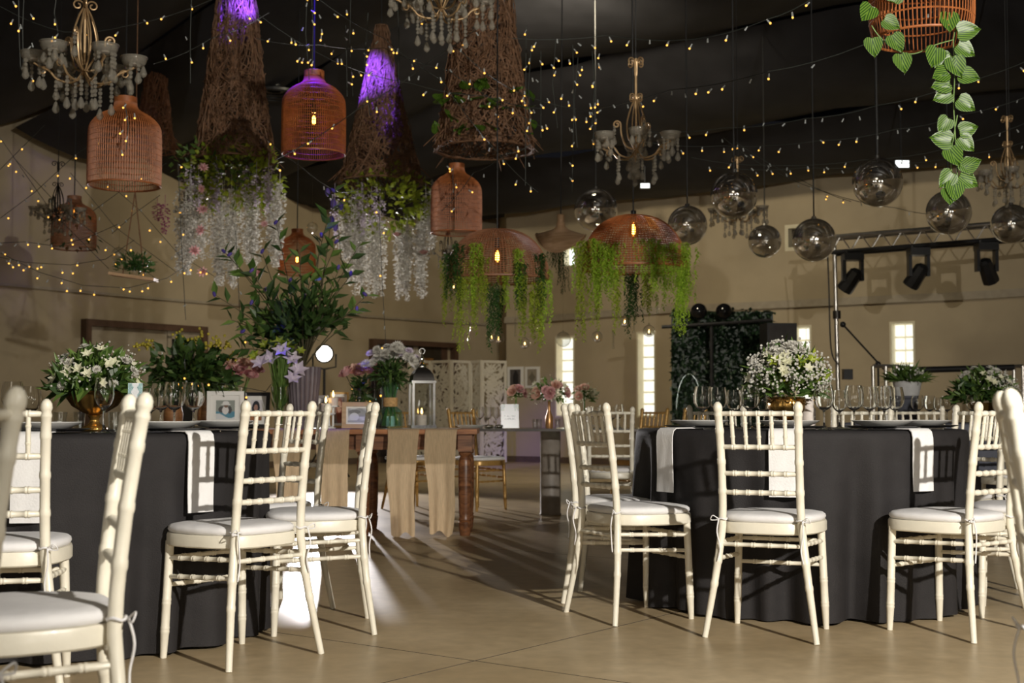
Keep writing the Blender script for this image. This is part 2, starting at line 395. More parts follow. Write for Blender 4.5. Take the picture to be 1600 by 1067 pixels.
hw = (880, 900, topz(890, 417, CR), topz(890, 386, CR)); hw2 = (1229, 1262, topz(1240, 392, CR), topz(1240, 351, CR))
holesR += [hw, hw2]
struct(ob('wall_left', wall_mesh(CL, []).mesh('wall_left', M['plaster'], 60)))
struct(ob('wall_right', wall_mesh(CR, holesR).mesh('wall_right', M['plaster'], 60)))
mb = MB(); mb.add([(*CL[-1], 0), (*CR[0], 0), (*CR[0], WALLH), (*CL[-1], WALLH)], [(0, 1, 2, 3)])
struct(ob('wall_corner', mb.mesh('wall_corner', M['plaster'])))
mb = MB(); mb.add([(*CR[-1], 0), (*CL[0], 0), (*CL[0], WALLH), (*CR[-1], WALLH)], [(0, 1, 2, 3)])
struct(ob('wall_front', mb.mesh('wall_front', M['plaster'])))
def ribbon(C, z, h, depth, y0=10, x0=None):
    pts = [c for c in C if c.y > y0]; mb = MB(); vs = []; fs = []
    for i, p in enumerate(pts):
        t = (pts[min(i+1, len(pts)-1)]-pts[max(i-1, 0)]).normalized(); n = V((t.y, -t.x))*depth
        q = p+n; b = p-n*.05
        vs += [(b.x, b.y, z), (q.x, q.y, z), (q.x, q.y, z+h), (b.x, b.y, z+h)]
    for i in range(len(pts)-1):
        for k in range(4):
            k2 = (k+1) % 4
            fs.append((i*4+k, (i+1)*4+k, (i+1)*4+k2, i*4+k2))
    fs += [(0, 1, 2, 3), tuple((len(pts)-1)*4+k for k in (3, 2, 1, 0))]
    mb.add(vs, fs); return mb
struct(ob('trim_1', ribbon(CL, 2.48, .035, .05).mesh('trim_1', M['trim'])))
struct(ob('trim_2', ribbon(CR, 2.44, .11, .07).mesh('trim_2', M['trim'])))
struct(ob('baseboard_left', ribbon(CL, 0, .1, .02).mesh('baseboard_left', M['skirting'])))
struct(ob('baseboard_right', ribbon(CR, 0, .1, .02).mesh('baseboard_right', M['skirting'])))
# floor: saw-cut slabs on a base
mb = MB(); mb.box((0, 10, -.045), (24, 34, .08)); floor = struct(ob('floor', mb.mesh('floor', M['joint'])))
DU = V((.80, -.60)); DV = V((.60, .80)); O0 = V((-.13, 4.66)); SP = 3.04
slab = MB()
w = SP-.007; slab.box((0, 0, -.0025), (w, w, .005)); slab = slab.mesh('slab', M['concrete'], 0); slab.materials.append(M['joint'])
for pg in slab.polygons:
    if abs(pg.normal.z) < .5: pg.material_index = 1
poly = CL+CR
def inside(p):
    c = False; n = len(poly)
    for i in range(n):
        a, b = poly[i], poly[(i+1) % n]
        if (a.y > p.y) != (b.y > p.y) and p.x < (b.x-a.x)*(p.y-a.y)/(b.y-a.y)+a.x: c = not c
    return c
def wdist(p):
    best = 99
    for C in (CL, CR):
        for a, b in zip(C, C[1:]):
            d = b-a; t = max(0, min(1, (p-a).dot(d)/d.length_squared)); best = min(best, (p-a-d*t).length)
    return best
for i in range(-8, 9):
    for j in range(-8, 9):
        c = O0+DU*(i+.5)*SP+DV*(j+.5)*SP
        if inside(c) or wdist(c) < 1.9:
            ob('slab', slab, floor, (c.x, c.y, 0), atan2(DU.y, DU.x))
# ceiling: black cloth strips that billow between their seams
mb = MB(); mb.box((0, 10, 6.9), (24, 34, .1)); ceil = struct(ob('ceiling', mb.mesh('ceiling', M['drape'])))
def ceilH(p):
    d = wdist(p) if inside(p) else 0
    t = min(1, d/6.5); return 4.5+1.25*(t*t*(3-2*t))
SW = 2.3
for j in range(-7, 9):
    n = 0; NW = 8; vs = []; fs = []; rows = []
    us = [-15+.9*i for i in range(40)]
    for u in us:
        row = []
        for k in range(NW+1):
            w = k/NW; p = V((0, 9))+DU*u+DV*(j+.004+w*.992)*SW
            if not (inside(p) or wdist(p) < .45) : row.append(None); continue
            z = ceilH(p)-.30*(1-(2*w-1)**2)+.03*sin(u*1.7+j*2.1+w*5)+.02*sin(u*4.1+j+w*11)
            row.append(len(vs)); vs.append((p.x, p.y, z))
        rows.append(row)
    for r0, r1 in zip(rows, rows[1:]):
        for k in range(NW):
            q = (r0[k], r1[k], r1[k+1], r0[k+1])
            if None not in q: fs.append(q)
    if fs:
        mb = MB(); mb.add(vs, fs); ob('drape', mb.mesh('drape', M['drape'], 180), ceil)
# windows of glass blocks
def wframe(name, px0, px1, z0, z1, C, depth=.22, fw=.03, mat='paneframe'):
    p0 = wall_hit(px0, C)[0]; p1 = wall_hit(px1, C)[0]; c = (p0+p1)/2; t = (p1-p0); w = t.length; t.normalize()
    a = atan2(t.y, t.x); mb = MB(); h = z1-z0      # local: x along wall, y outward (behind), z up
    e = fw
    mb.box((-w/2+e/2, depth/2-.01, h/2), (e, depth, h)); mb.box((w/2-e/2, depth/2-.01, h/2), (e, depth, h))
    mb.box((0, depth/2-.01, e/2), (w-2*e, depth, e)); mb.box((0, depth/2-.01, h-e/2), (w-2*e, depth, e))
    o = struct(ob(name, mb.mesh(name, M[mat]), None, (c.x, c.y, z0), a))
    return o, w-2*e, h-2*e, e, depth
blockmesh = {}
for i, (a, b, z0, z1, nr) in enumerate(WINS):
    o, w, h, e, dp = wframe('window_%d' % (i+1), a, b, z0, z1, CR)
    cw = w/2; rh = h/nr; g = .03
    me = MB(); me.box((0, 0, 0), (cw-g, .06, rh-g)); me = me.mesh('glass_block', M['pane'], 0)
    gm = MB(); gm.box((0, dp-.02, h/2+e), (w, .02, h)); ob('mortar', gm.mesh('mortar', M['paneframe']), o)
    for r in range(nr):
        for c in range(2):
            ob('glass_block', me, o, (-w/2+cw*(c+.5), dp-.06, e+rh*(r+.5)))
o, w, h, e, dp = wframe('window_5', *hw[:2], hw[2], hw[3], CR)
gm = MB(); gm.box((0, .15, h/2+e), (w, .02, h)); ob('pane', gm.mesh('pane', M['skypane']), o)
o, w, h, e, dp = wframe('window_6', *hw2[:2], hw2[2], hw2[3], CR, fw=.055)
gm = MB(); gm.box((0, .15, h/2+e), (w, .02, h)); ob('pane', gm.mesh('pane', M['glassdark']), o)
for k, x in enumerate((-6.6, -3.4, 1.2, 4.6)):  # unseen windows behind the camera, guessed from reflections, added to be reflected
    nm = 'window_%d' % (7+k)
    o = bpy.data.objects.new(nm, None); COL.objects.link(o); o.location = (x, -4.47, .9); struct(o)
    ob('window_frame', MB().box((-.52, 0, .75), (.06, .06, 1.5)).box((.52, 0, .75), (.06, .06, 1.5)).box((0, 0, .03), (.98, .06, .06)).box((0, 0, 1.47), (.98, .06, .06)).mesh('window_frame', M['paneframe']), o)
    pm = MB().box((0, 0, 0), (.29, .03, .42)).mesh('pane', M['unseenpane'], 0)
    for i in range(3):
        for j in range(3): ob('pane', pm, o, (-.33+.33*i, .0, .28+.47*j))
# doors on the left wall
def door(name, px0, px1, ztop, panels):
    p0 = wall_hit(px0, CL)[0]; p1 = wall_hit(px1, CL)[0]; t = (p1-p0).normalized(); n = V((t.y, -t.x)); w = (p1-p0).length
    a = atan2(t.y, t.x); c = (p0+p1)/2+n*.02
    o = bpy.data.objects.new(name, None); COL.objects.link(o); o.location = (c.x, c.y, 0); o.rotation_euler = (0, 0, a); struct(o)
    mb = MB(); e = .09
    mb.box((-w/2+e/2, -.02, ztop/2), (e, .16, ztop)); mb.box((w/2-e/2, -.02, ztop/2), (e, .16, ztop)); mb.box((0, -.02, ztop-e/2), (w-2*e, .16, e))
    ob('door_frame', mb.mesh('door_frame', M['doorwood']), o)
    iw = w-2*e
    for (nm, f0, f1, z0, z1, mat, y) in panels:
        mb = MB(); mb.box((-iw/2+iw*(f0+f1)/2, y, (z0+z1)/2), (iw*(f1-f0), .03, z1-z0)); ob(nm, mb.mesh(nm, M[mat]), o)
    return o
door('door_1', 125, 316, 2.13, [('door_panel', 0, .70, 0, 2.04, 'doorpanel', .03), ('door_recess', .70, .735, 0, 1.97, 'trim', .0),
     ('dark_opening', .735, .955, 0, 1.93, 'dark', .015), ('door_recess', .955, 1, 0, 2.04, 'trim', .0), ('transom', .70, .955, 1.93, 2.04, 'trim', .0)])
door('door_2', 576, 709, 2.12, [('glass_panel', 0, .5, 0, 2.04, 'glassdark', .03), ('door_stile', .5, .56, 0, 2.04, 'doorpanel', .01),
     ('glass_panel', .56, .87, 0, 2.04, 'glassdark', .03), ('door_stile', .87, .95, 0, 2.04, 'doorwood', .01), ('notice', .515, .585, 1.80, 1.96, 'white', -.02),
     ('amber_board', .58, .76, 1.35, 1.83, 'amberroom', .01)])
# ------------------------------------------------------------------ chairs
def rod(p0, p1, r, rings, n=8, ends=.9, kk=1.22):
    p0 = V(p0); p1 = V(p1); st = [(0, r*ends)]
    for q in rings:
        for dq, k in ((-.030, 1), (-.022, kk), (-.008, kk), (0, 1.0), (.008, kk), (.022, kk), (.030, 1)): st.append((q+dq, r*k))
    st.append((1, r*ends)); st.sort()
    return [p0+(p1-p0)*a for a, b in st], [b for a, b in st]
def seat_outline(k=1.0, n=40):
    pts = []
    for i in range(n):
        a = 2*pi*i/n; c, s = cos(a), sin(a)
        e = 2/3.6
        x = abs(c)**e*(1 if c > 0 else -1); y = abs(s)**e*(1 if s > 0 else -1)
        wdt = .203 if y > 0 else .203-.035*(-y)
        pts.append((x*wdt*k, .005+y*.197*k))
    return pts
def slab_mesh(out, zs):              # zs: list of (scale, z)
    mb = MB(); n = len(out); vs = []; fs = []
    for (k, z) in zs: vs += [(x*k, (y-.005)*k+.005, z) for x, y in out]
    for j in range(len(zs)-1):
        for i in range(n):
            i2 = (i+1) % n; fs.append((j*n+i, j*n+i2, (j+1)*n+i2, (j+1)*n+i))
    fs.append(tuple(range(n-1, -1, -1))); fs.append(tuple((len(zs)-1)*n+i for i in range(n)))
    mb.add(vs, fs); return mb
def chair_parts(paint):
    P = []
    for s in (-1, 1):
        path = catmull([(s*.213, -.225, 0), (s*.182, -.196, .20), (s*.155, -.178, .40), (s*.150, -.180, .50), (s*.150, -.200, .70), (s*.155, -.232, .905)], 8)
        dens = []
        zs = [0, .01, .19, .195, .20, .21, .215, .28, .285, .29, .30, .305, .42, .5, .545, .55, .556, .566, .572, .66, .665, .67, .68, .685, .78, .785, .79, .80, .805, .845, .85, .855, .865, .872, .878, .888, .897, .903]
        bump = {.195: 1.1, .20: 1.12, .21: 1.1, .285: 1.1, .29: 1.12, .30: 1.1, .55: 1.1, .556: 1.13, .566: 1.1, .665: 1.1, .67: 1.13, .68: 1.1, .785: 1.1, .79: 1.13, .80: 1.1, .85: 1.12, .855: 1.14, .865: .92, .872: 1.13, .878: 1.16, .888: 1.10, .897: .8, .903: .35}
        pts, rs = [], []
        for z in zs:
            for a, b in zip(path, path[1:]):
                if a.z <= z <= b.z+1e-6:
                    t = (z-a.z)/max(1e-6, b.z-a.z); pts.append(a+(b-a)*t); break
            base = .0115+.004*min(1, z/.3)
            rs.append(base*bump.get(z, 1))
        P.append(('back_post', MB().tube(pts, rs, 10).mesh('back_post', paint, 50), None))
    for s in (-1, 1):
        a, b = rod((s*.166, .150, .41), (s*.180, .160, 0), .0155, [.52, .76], 10, 1, 1.07); b[-1] = .0115
        P.append(('front_leg', MB().tube(a, b, 10).mesh('front_leg', paint, 50), None))
    out = seat_outline()
    P.append(('seat', slab_mesh(out, [(.97, .395), (1, .40), (1, .432), (.985, .440)]).mesh('seat', paint, 35), None))
    cu = slab_mesh(seat_outline(), [(.93, .440), (.97, .445), (.985, .453), (.975, .462), (.93, .469), (.8, .474), (.5, .476), (.2, .477)]).mesh('cushion', M['cushion'], 80)
    ties = []
    for s in (-1, 1):
        mb = MB(); c = V((s*.153, -.181, .452)); R = .0185
        mb.tube([c+V((cos(t)*R, sin(t)*R, .003*sin(3*t))) for t in [2*pi*i/14 for i in range(14)]], .0035, 5, True)
        b = c+V((s*.008, -.022, 0))
        mb.tube(catmull([b, b+V((s*.02, -.012, .014)), b+V((s*.03, -.004, -.004)), b+V((0, 0, -.003))], 4), .0022, 5)
        mb.tube(catmull([b, b+V((s*.004, -.012, -.05)), b+V((-s*.006, -.004, -.11)), b+V((s*.004, -.006, -.16))], 4), [.003]*12+[.002], 5)
        ties.append(mb.mesh('tie', M['cushion'], 80))
    P.append(('cushion', cu, ties))
    def py(z):   # back post y,x at height
        T = [(.40, -.178, .155), (.50, -.180, .150), (.70, -.200, .150), (.905, -.232, .155)]
        for a, b in zip(T, T[1:]):
            if a[0] <= z <= b[0]:
                t = (z-a[0])/(b[0]-a[0]); return a[1]+(b[1]-a[1])*t, a[2]+(b[2]-a[2])*t
    for z in (.858, .730, .628, .555):
        y, x = py(z); a, b = rod((-x, y, z), (x, y, z), .0098, [.17, .335, .5, .665, .83])
        P.append(('back_rail', MB().tube(a, b, 8).mesh('back_rail', paint, 50), None))
    y1, x1 = py(.858); y0, x0 = py(.730)
    for k in range(5):
        f = (k+1)/6*2-1
        a, b = rod((f*x0, y0, .732), (f*x1, y1, .856), .0078, [.3, .72])
        P.append(('spindle', MB().tube(a, b, 8).mesh('spindle', paint, 50), None))
    for z0, r in ((.355, .0085),):
        a, b = rod((-.16, -.183, z0), (.16, -.183, z0), r, [.2, .4, .6, .8]); P.append(('stretcher', MB().tube(a, b, 7).mesh('stretcher', paint, 50), None))
    for z0 in (.350, .255):
        a, b = rod((-.17, .153, z0), (.17, .153, z0), .0085, [.2, .4, .6, .8]); P.append(('stretcher', MB().tube(a, b, 7).mesh('stretcher', paint, 50), None))
    for s in (-1, 1):
        for za, zb in ((.362, .350), (.300, .285)):
            xa = .16 if za > .33 else .167
            a, b = rod((s*xa, -.185, za), (s*.17, .153, zb), .0085, [.2, .4, .6, .8]); P.append(('stretcher', MB().tube(a, b, 7).mesh('stretcher', paint, 50), None))
    return P
CHW = chair_parts(M['ivory']); CHG = chair_parts(M['goldpaint'])
def chair(rear, face, label, group, parts=None, name='banquet_chair'):
    f = V((face[0], face[1])).normalized(); p = V((rear[0], rear[1]))+f*.225
    t = thing(name, label, 'chair', (p.x, p.y, 0), atan2(-f.x, f.y), group)
    for nm, me, ties in (parts or CHW):
        o = ob(nm, me, t)
        for q in ties or []: ob('tie', q, o)
    return t
CA = (-1.74, 5.30); CB = (1.33, 6.17); TZ = .787
gL, gR, gG = 'ivory chairs at the flower-bowl table with picture frames behind', 'ivory chairs at the table with the white flower dome', 'gold chairs by the glass table'
chair((-.812, 4.625), (-.3025, .231), 'ivory bamboo-style chair beside the white napkin, back turned to the open floor', gL)
chair((-.57, 5.405), (-.985, -.17), 'ivory chair seen in profile between the black tablecloth and tan runners', gL)
chair((-.93, 6.04), (-.74, -.67), 'ivory chair standing behind the profile chair, before the wooden table frames', gL)
chair((-1.555, 3.97), (-.2, .98), 'ivory chair with cushion tie hanging, in front of the gold flower bowl', gL)
chair((-.805, 2.83), (-.93, -.37), 'ivory chair with close side-by-side posts standing apart from the black table', 'chairs of a table outside the frame')
chair((-.835, 1.95), (-.93, .3), 'ivory chair of which only a thick post and rail ends show', 'chairs of a table outside the frame')
chair((.905, 2.42), (.95, -.3), 'ivory chair shown only by two slanting posts, facing away from the diagonal chair', 'chairs of a table outside the frame')
chair((.937, 5.06), (.395, .918), 'ivory chair back-on before the gold urn of white flowers', gR)
chair((1.888, 5.142), (-.65, .76), 'ivory chair beside the free-hanging napkin, set diagonally to the black table', gR)
chair((.325, 5.595), (.905, .426), 'ivory chair angled towards the left napkin of the white-flower table', gR)
chair((.28, 6.25), (.97, -.23), 'ivory chair edge-on beside the concrete column of the glass table', gR)
chair((2.40, 5.66), (-.93, .35), 'ivory chair of which only cushion and front legs show beside the diagonal chair', gR)
chair((2.37, 6.72), (-.87, -.5), 'ivory chair behind the diagonal chair, turned towards the white plates', gR)
chair((1.13, 7.32), (.15, -1), 'ivory chair across the table behind the row of wine glasses, near gold chairs', gR)
chair((1.92, 7.28), (-.46, -.89), 'ivory chair across the table behind the second cluster of wine glasses', gR)
chair((.69, 9.3), (.05, 1), 'ivory chair with its back to the ivory pair, before the glass table', 'ivory chairs further back')
chair((2.68, 8.75), (.5, .86), 'ivory chair before the grey-clothed table with the zinc bucket behind', 'ivory chairs further back')
chair((3.28, 8.45), (.05, 1), 'ivory chair at the grey-clothed table, in line with the second gold bowl', 'ivory chairs further back')
chair((-.46, 12.0), (.72, -.69), 'gold chair with white cushion beside the turned wooden table leg', gG, CHG, 'gold_chair')
chair((-1.02, 12.1), (.72, -.69), 'gold chair mostly hidden behind the silver lantern', gG, CHG, 'gold_chair')
chair((1.30, 12.1), (-.75, -.66), 'gold chair in front of the lit glass-block window', gG, CHG, 'gold_chair')
chair((1.60, 11.6), (-.8, -.4), 'gold chair before the dark hedge panel, behind the wine glasses', gG, CHG, 'gold_chair')
# ------------------------------------------------------------------ round tables, cloths, napkins
def round_table(c, R, H, label):
    t = thing('round_table', label, 'table', (c[0], c[1], 0))
    ob('tabletop', MB().lathe([(0, H-.03), (R-.01, H-.03), (R, H-.02), (R, H-.004), (R-.006, H-.001), (0, H-.001)], 48).mesh('tabletop', M['lightwood'], 30), t)
    for k in range(4):
        a = pi/4+k*pi/2
        ob('leg', MB().tube([(cos(a)*R*.6, sin(a)*R*.6, 0), (cos(a)*R*.55, sin(a)*R*.55, H-.03)], .018, 8).mesh('leg', M['darkmetal']), t)
def cloth(c, R, H, hem, mat, label, group, seed=1, zh=.006):
    r = random.Random(seed); n = 240; vs = []; fs = []
    ph = [(r.uniform(0, 6.28), k, r.uniform(.5, 1)) for k in (9, 13, 17, 22, 31)]
    def wv(a): return sum(w*sin(k*a+p) for p, k, w in ph)/2.2
    rows = [(0, H)]+[(R*k, H) for k in (.5, .9, .98)]+[(R*1.003, H-.004), (R*1.012, H-.016), (R*1.016, H-.035)]
    for z in (.70, .62, .5, .38, .26, .14, .06, zh): rows.append((None, z))
    vs.append((c[0], c[1], H)); 
    for (rr, z) in rows[1:]:
        for k in range(n):
            a = 2*pi*k/n
            if rr is None:
                t = (H-z)/H; q = R*1.016+(hem-R)*t+(wv(a)-1.0)*.055*t**.8
                zz = z if z > zh else z+.004*(1+sin(7*a))
            else: q = rr; zz = z
            vs.append((c[0]+q*cos(a), c[1]+q*sin(a), zz))
    for k in range(n): fs.append((0, 1+k, 1+(k+1) % n))
    for j in range(len(rows)-2):
        for k in range(n):
            k2 = (k+1) % n; fs.append((1+j*n+k, 1+(j+1)*n+k, 1+(j+1)*n+k2, 1+j*n+k2))
    mb = MB(); mb.add([V(v)-V((c[0], c[1], 0)) for v in vs], fs)
    o = ob('tablecloth', mb.mesh('tablecloth', mat, 70), None, (c[0], c[1], 0)); tag(o, label, 'tablecloth', group)
    def rad(ang, z):
        t = (H-z)/H; return R*1.016+(hem-R)*t+(wv(ang)-1.0)*.055*t**.8
    return rad
round_table(CA, .748, TZ-.001, 'round table hidden under the black cloth below the gold compote bowl')
round_table(CB, .732, TZ-.001, 'round table hidden under the black cloth below the white flower dome')
round_table((3.2, 9.75), .742, TZ-.001, 'round table hidden under the grey cloth at the zinc bucket')
gC = 'floor-length tablecloths'
radA = cloth(CA, .756, TZ, .785, M['black_cloth'], 'black cloth falling in folds under the gold compote bowl', gC, 3)
radB = cloth(CB, .74, TZ, .775, M['black_cloth'], 'black cloth falling in folds under the white flower dome', gC, 5)
radC = cloth((3.2, 9.75), .75, TZ, .82, M['grey_cloth'], 'grey cloth on the round table further back by the truss pole', gC, 9)
def ang_for_px(c, R, px):
    k = (px-800)/F; best = None
    for i in range(720):
        a = -pi+i*pi/720           # near half
        p = (c[0]+R*cos(a), c[1]+R*sin(a)); e = abs(p[0]/p[1]-k)
        nrm = cos(a)*p[0]+sin(a)*p[1]
        if nrm < 0 and (best is None or e < best[0]): best = (e, a)
    return best[1]
def napkin(c, R, px, drop, wd, label, rad, group):
    a = ang_for_px(c, R, px); mb = MB(); th = .004
    mx = lambda z: max(rad(a+da, z) for da in (-.1, -.05, 0, .05, .1))
    prof = [(R-.20, TZ+.006), (R-.05, TZ+.006), (R+.004, TZ+.005), (R+.018, TZ-.006), (R+.024, TZ-.03)]
    q = R+.024
    for k in range(1, 8):
        z = TZ-.03-(drop-.03)*k/7; q = max(q, mx(z)+.008); prof.append((q, z))
    n = len(prof); vs = []; fs = []; m = 7
    for layer in (0, 1):
        for i, (r_, z) in enumerate(prof):
            d = V((prof[min(i+1, n-1)][0]-prof[max(i-1, 0)][0], prof[min(i+1, n-1)][1]-prof[max(i-1, 0)][1])).normalized()
            nx, nz = -d.y, d.x
            if nx < 0 or (abs(nx) < .01 and nz < 0): nx, nz = -nx, -nz
            for j in range(m):
                w = (j/(m-1)-.5)*wd; rip = .003*sin(j*1.9+i*.6)*(i/n)
                rr = r_+nx*th*layer+(rip if z < TZ-.05 else 0); zz = z+nz*th*layer
                vs.append((w, -rr, zz-TZ))
    L = n*m
    for i in range(n-1):
        for j in range(m-1):
            k = i*m+j; fs.append((k, k+m, k+m+1, k+1)); fs.append((L+k, L+k+1, L+k+m+1, L+k+m))
    for i in range(n-1):
        for j in (0, m-1):
            k = i*m+j; fs.append((k, k+m, L+k+m, L+k))
    for i in (0, n-1):
        for j in range(m-1):
            k = i*m+j; fs.append((k, k+1, L+k+1, L+k))
    mb.add(vs, fs)
    o = ob('napkin', mb.mesh('napkin', M['napkin'], 60), None, (c[0], c[1], TZ), a+pi/2); tag(o, label, 'napkin', group); return a
gN = 'white napkins hanging over the table edges'
aA1 = napkin(CA, .756, 309, .285, .115, 'white napkin with chair shadow, hanging beside the wine glass trio', radA, gN)
aA2 = napkin(CA, .756, 52, .30, .125, 'white napkin behind the chair posts, below the pair of dark-lit glasses', radA, gN)
aB1 = napkin(CB, .74, 1045, .27, .115, 'narrow white napkin hanging beside the chair angled to the table', radB, gN)
aB2 = napkin(CB, .74, 1226, .27, .13, 'white napkin seen through the spindles of the back-on chair', radB, gN)
aB3 = napkin(CB, .74, 1433, .25, .115, 'white napkin hanging free beside the diagonal chair', radB, gN)
# ------------------------------------------------------------------ tableware
def wineglass(h, r):
    k = h/.20; q = r/.040
    bowl = [(.018*q, .092*k), (.031*q, .106*k), (.0385*q, .125*k), (.040*q, .142*k), (.0385*q, .165*k), (.035*q, .185*k), (.032*q, .2*k)]
    prof = [(0, 0), (.034*q, 0), (.0345*q, .0015), (.012*q, .006), (.0052, .014), (.0042, .03), (.0042, .075*k), (.006, .084*k)]+bowl
    prof += [(r_-.0016, z) for r_, z in reversed(bowl)]+[(.008, .089*k), (0, .088*k)]
    return MB().lathe(prof, 28).mesh('wine_glass', M['solidglass'], 60)
WG = [wineglass(.195, .044), wineglass(.18, .038), wineglass(.20, .035)]
SHOT = MB().lathe([(0, 0), (.020, .0), (.022, .004), (.026, .075), (.025, .076), (.0215, .008), (0, .007)], 20).mesh('tumbler', M['glass'], 60)
PLATE = MB().lathe([(0, .006), (.075, .006), (.082, .008), (.118, .022), (.128, .027), (.130, .0255), (.12, .019), (.084, .003), (.07, 0), (0, 0)], 40).mesh('plate', M['porcelain'], 50)
CHARGER = MB().lathe([(0, .004), (.12, .004), (.128, .006), (.158, .009), (.160, .007), (.13, 0), (0, 0)], 40).mesh('charger_plate', M['charger'], 50)
def cutlery(kind):
    mb = MB()
    if kind == 'knife': mb.tube([(0, -.10, .003), (0, -.09, .003), (0, -.03, .003), (0, .0, .003)], [.003, .005, .004, .003], 6); mb.box((.001, .052, .003), (.014, .105, .0015))
    else:
        mb.tube([(0, -.10, .003), (0, -.09, .003), (0, -.02, .004), (0, .05, .006)], [.003, .005, .003, .003], 6); mb.box((0, .062, .005), (.022, .03, .002))
        for k in range(4): mb.tube([(-.009+k*.006, .075, .005), (-.009+k*.006, .112, .007)], [.0018, .001], 4)
    return mb.mesh(kind, M['chrome'], 40)
KN, FK = cutlery('knife'), cutlery('fork')
def put(name, me, px, Y, z, label, cat, group, rot=0):
    o = ob(name, me, None, (at(px, 600, Y).x, Y, z), rot); tag(o, label, cat, group); return o
gW = 'wine glasses on the black tables'
def setting(c, R, a, label_a, grp, zt=TZ):
    p = V((c[0]+(R-.19)*cos(a), c[1]+(R-.19)*sin(a), zt))
    tag(ob('charger_plate', CHARGER, None, p+V((0, 0, .010))), 'black charger under the '+label_a, 'plate', grp)
    tag(ob('plate', PLATE, None, p+V((0, 0, .0145))), label_a, 'plate', grp)
    t = V((-sin(a), cos(a), 0))
    for k, (nm, me, s) in enumerate((('knife', KN, .178), ('fork', FK, -.178))):
        b = a
        q = p+t*s
        rr = V((q.x-c[0], q.y-c[1])).length
        if rr > R-.12: q = V((c[0], c[1], zt))+ (q-V((c[0], c[1], zt)))*((R-.12)/rr)
        tag(ob(nm, me, None, q+V((0, 0, .0015)), a-pi/2+pi), 'silver %s beside the %s' % (nm, label_a), nm, grp)
gP = 'place settings'
setting(CA, .76, aA1, 'white plate over the napkin by the wine glass trio', gP)
setting(CA, .76, aA2, 'white plate beside the foot of the gold compote bowl', gP)
setting(CA, .76, aA1+.95, 'white plate behind the back-turned ivory chair, near the frames', gP)
setting(CB, .74, aB1-.06, 'white plate over the narrow napkin', gP)
setting(CB, .74, aB2, 'white plate before the gold urn, behind the back-on chair', gP)
setting(CB, .74, aB3-.02, 'white plate over the free-hanging napkin', gP)
setting(CB, .74, aB3+.72, 'white plate next to the chair behind the diagonal chair', gP)
for px, Y, k, lab in ((163, 4.78, 2, 'tall narrow wine glass before the gold compote bowl'), (20, 5.2, 0, 'round wine glass at the flower-bowl table, behind the thick chair post'), (50, 5.35, 1, 'round wine glass at the flower-bowl table, behind the thick chair post'),
                      (236, 5.75, 1, 'wine glass close behind the leafy menu card'), (252, 5.5, 0, 'wine glass in the trio by the white-framed photo'), (273, 5.25, 0, 'wine glass in the trio by the white-framed photo'), (303, 5.32, 0, 'wine glass in the trio by the white-framed photo')):
    put('wine_glass', WG[k], px, Y, TZ+.001, lab, 'wine glass', gW)
lw = ['wine glass in the row beside the white flower dome, towards the hedge', 'wine glass in the cluster between flower dome and zinc bucket']
for px, Y, k in ((1098, 6.15, 0), (1122, 6.35, 0), (1147, 6.2, 1), (1172, 6.0, 0), (1193, 6.3, 1)): put('wine_glass', WG[k], px, Y, TZ+.001, lw[0], 'wine glass', gW)
for px, Y, k in ((1287, 5.75, 0), (1311, 6.3, 1), (1334, 5.95, 0), (1358, 6.25, 0), (1381, 6.07, 0), (1398, 6.32, 0)): put('wine_glass', WG[k], px, Y, TZ+.001, lw[1], 'wine glass', gW)
for px, Y, k in ((1433, 9.35, 0), (1452, 9.6, 0), (1466, 9.35, 1), (1479, 9.7, 0)): put('wine_glass', WG[k], px, Y, TZ+.001, 'small-looking wine glass on the grey-clothed table by the bucket', 'wine glass', gW)
put('wine_glass', WG[0], 1519, 9.25, TZ+.001, 'wine glass in front of the second gold flower bowl', 'wine glass', gW)
for px, Y, lab in ((95, 5.0, 'clear tumbler beside the compote bowl foot'), (125, 5.75, 'clear tumbler beside the compote bowl foot'), (180, 5.02, 'clear tumbler next to the tall narrow wine glass')):
    put('tumbler', SHOT, px, Y, TZ+.001, lab, 'glass', gW)
for px, Y in ((1165, 5.75), (1208, 6.5)): put('tumbler', SHOT, px, Y, TZ+.001, 'clear tumbler at the foot of the gold urn', 'glass', gW)
# pillar candle in ribbed glass by the gold urn
t = thing('candle_jar', 'white ribbed candle jar beside the gold urn', 'candle', (at(1263, 640, 6.28).x, 6.28, TZ+.001))
ob('jar', MB().lathe([(0, 0), (.032, 0), (.034, .004), (.034, .085), (.030, .095), (.030, .088), (0, .086)], 32, flute=.03, nf=16).mesh('jar', M['wax'], 60), t)
ob('candle', MB().lathe([(0, .086), (.026, .087), (.026, .135), (.022, .14), (0, .138)], 20).mesh('candle', M['wax'], 50), t)
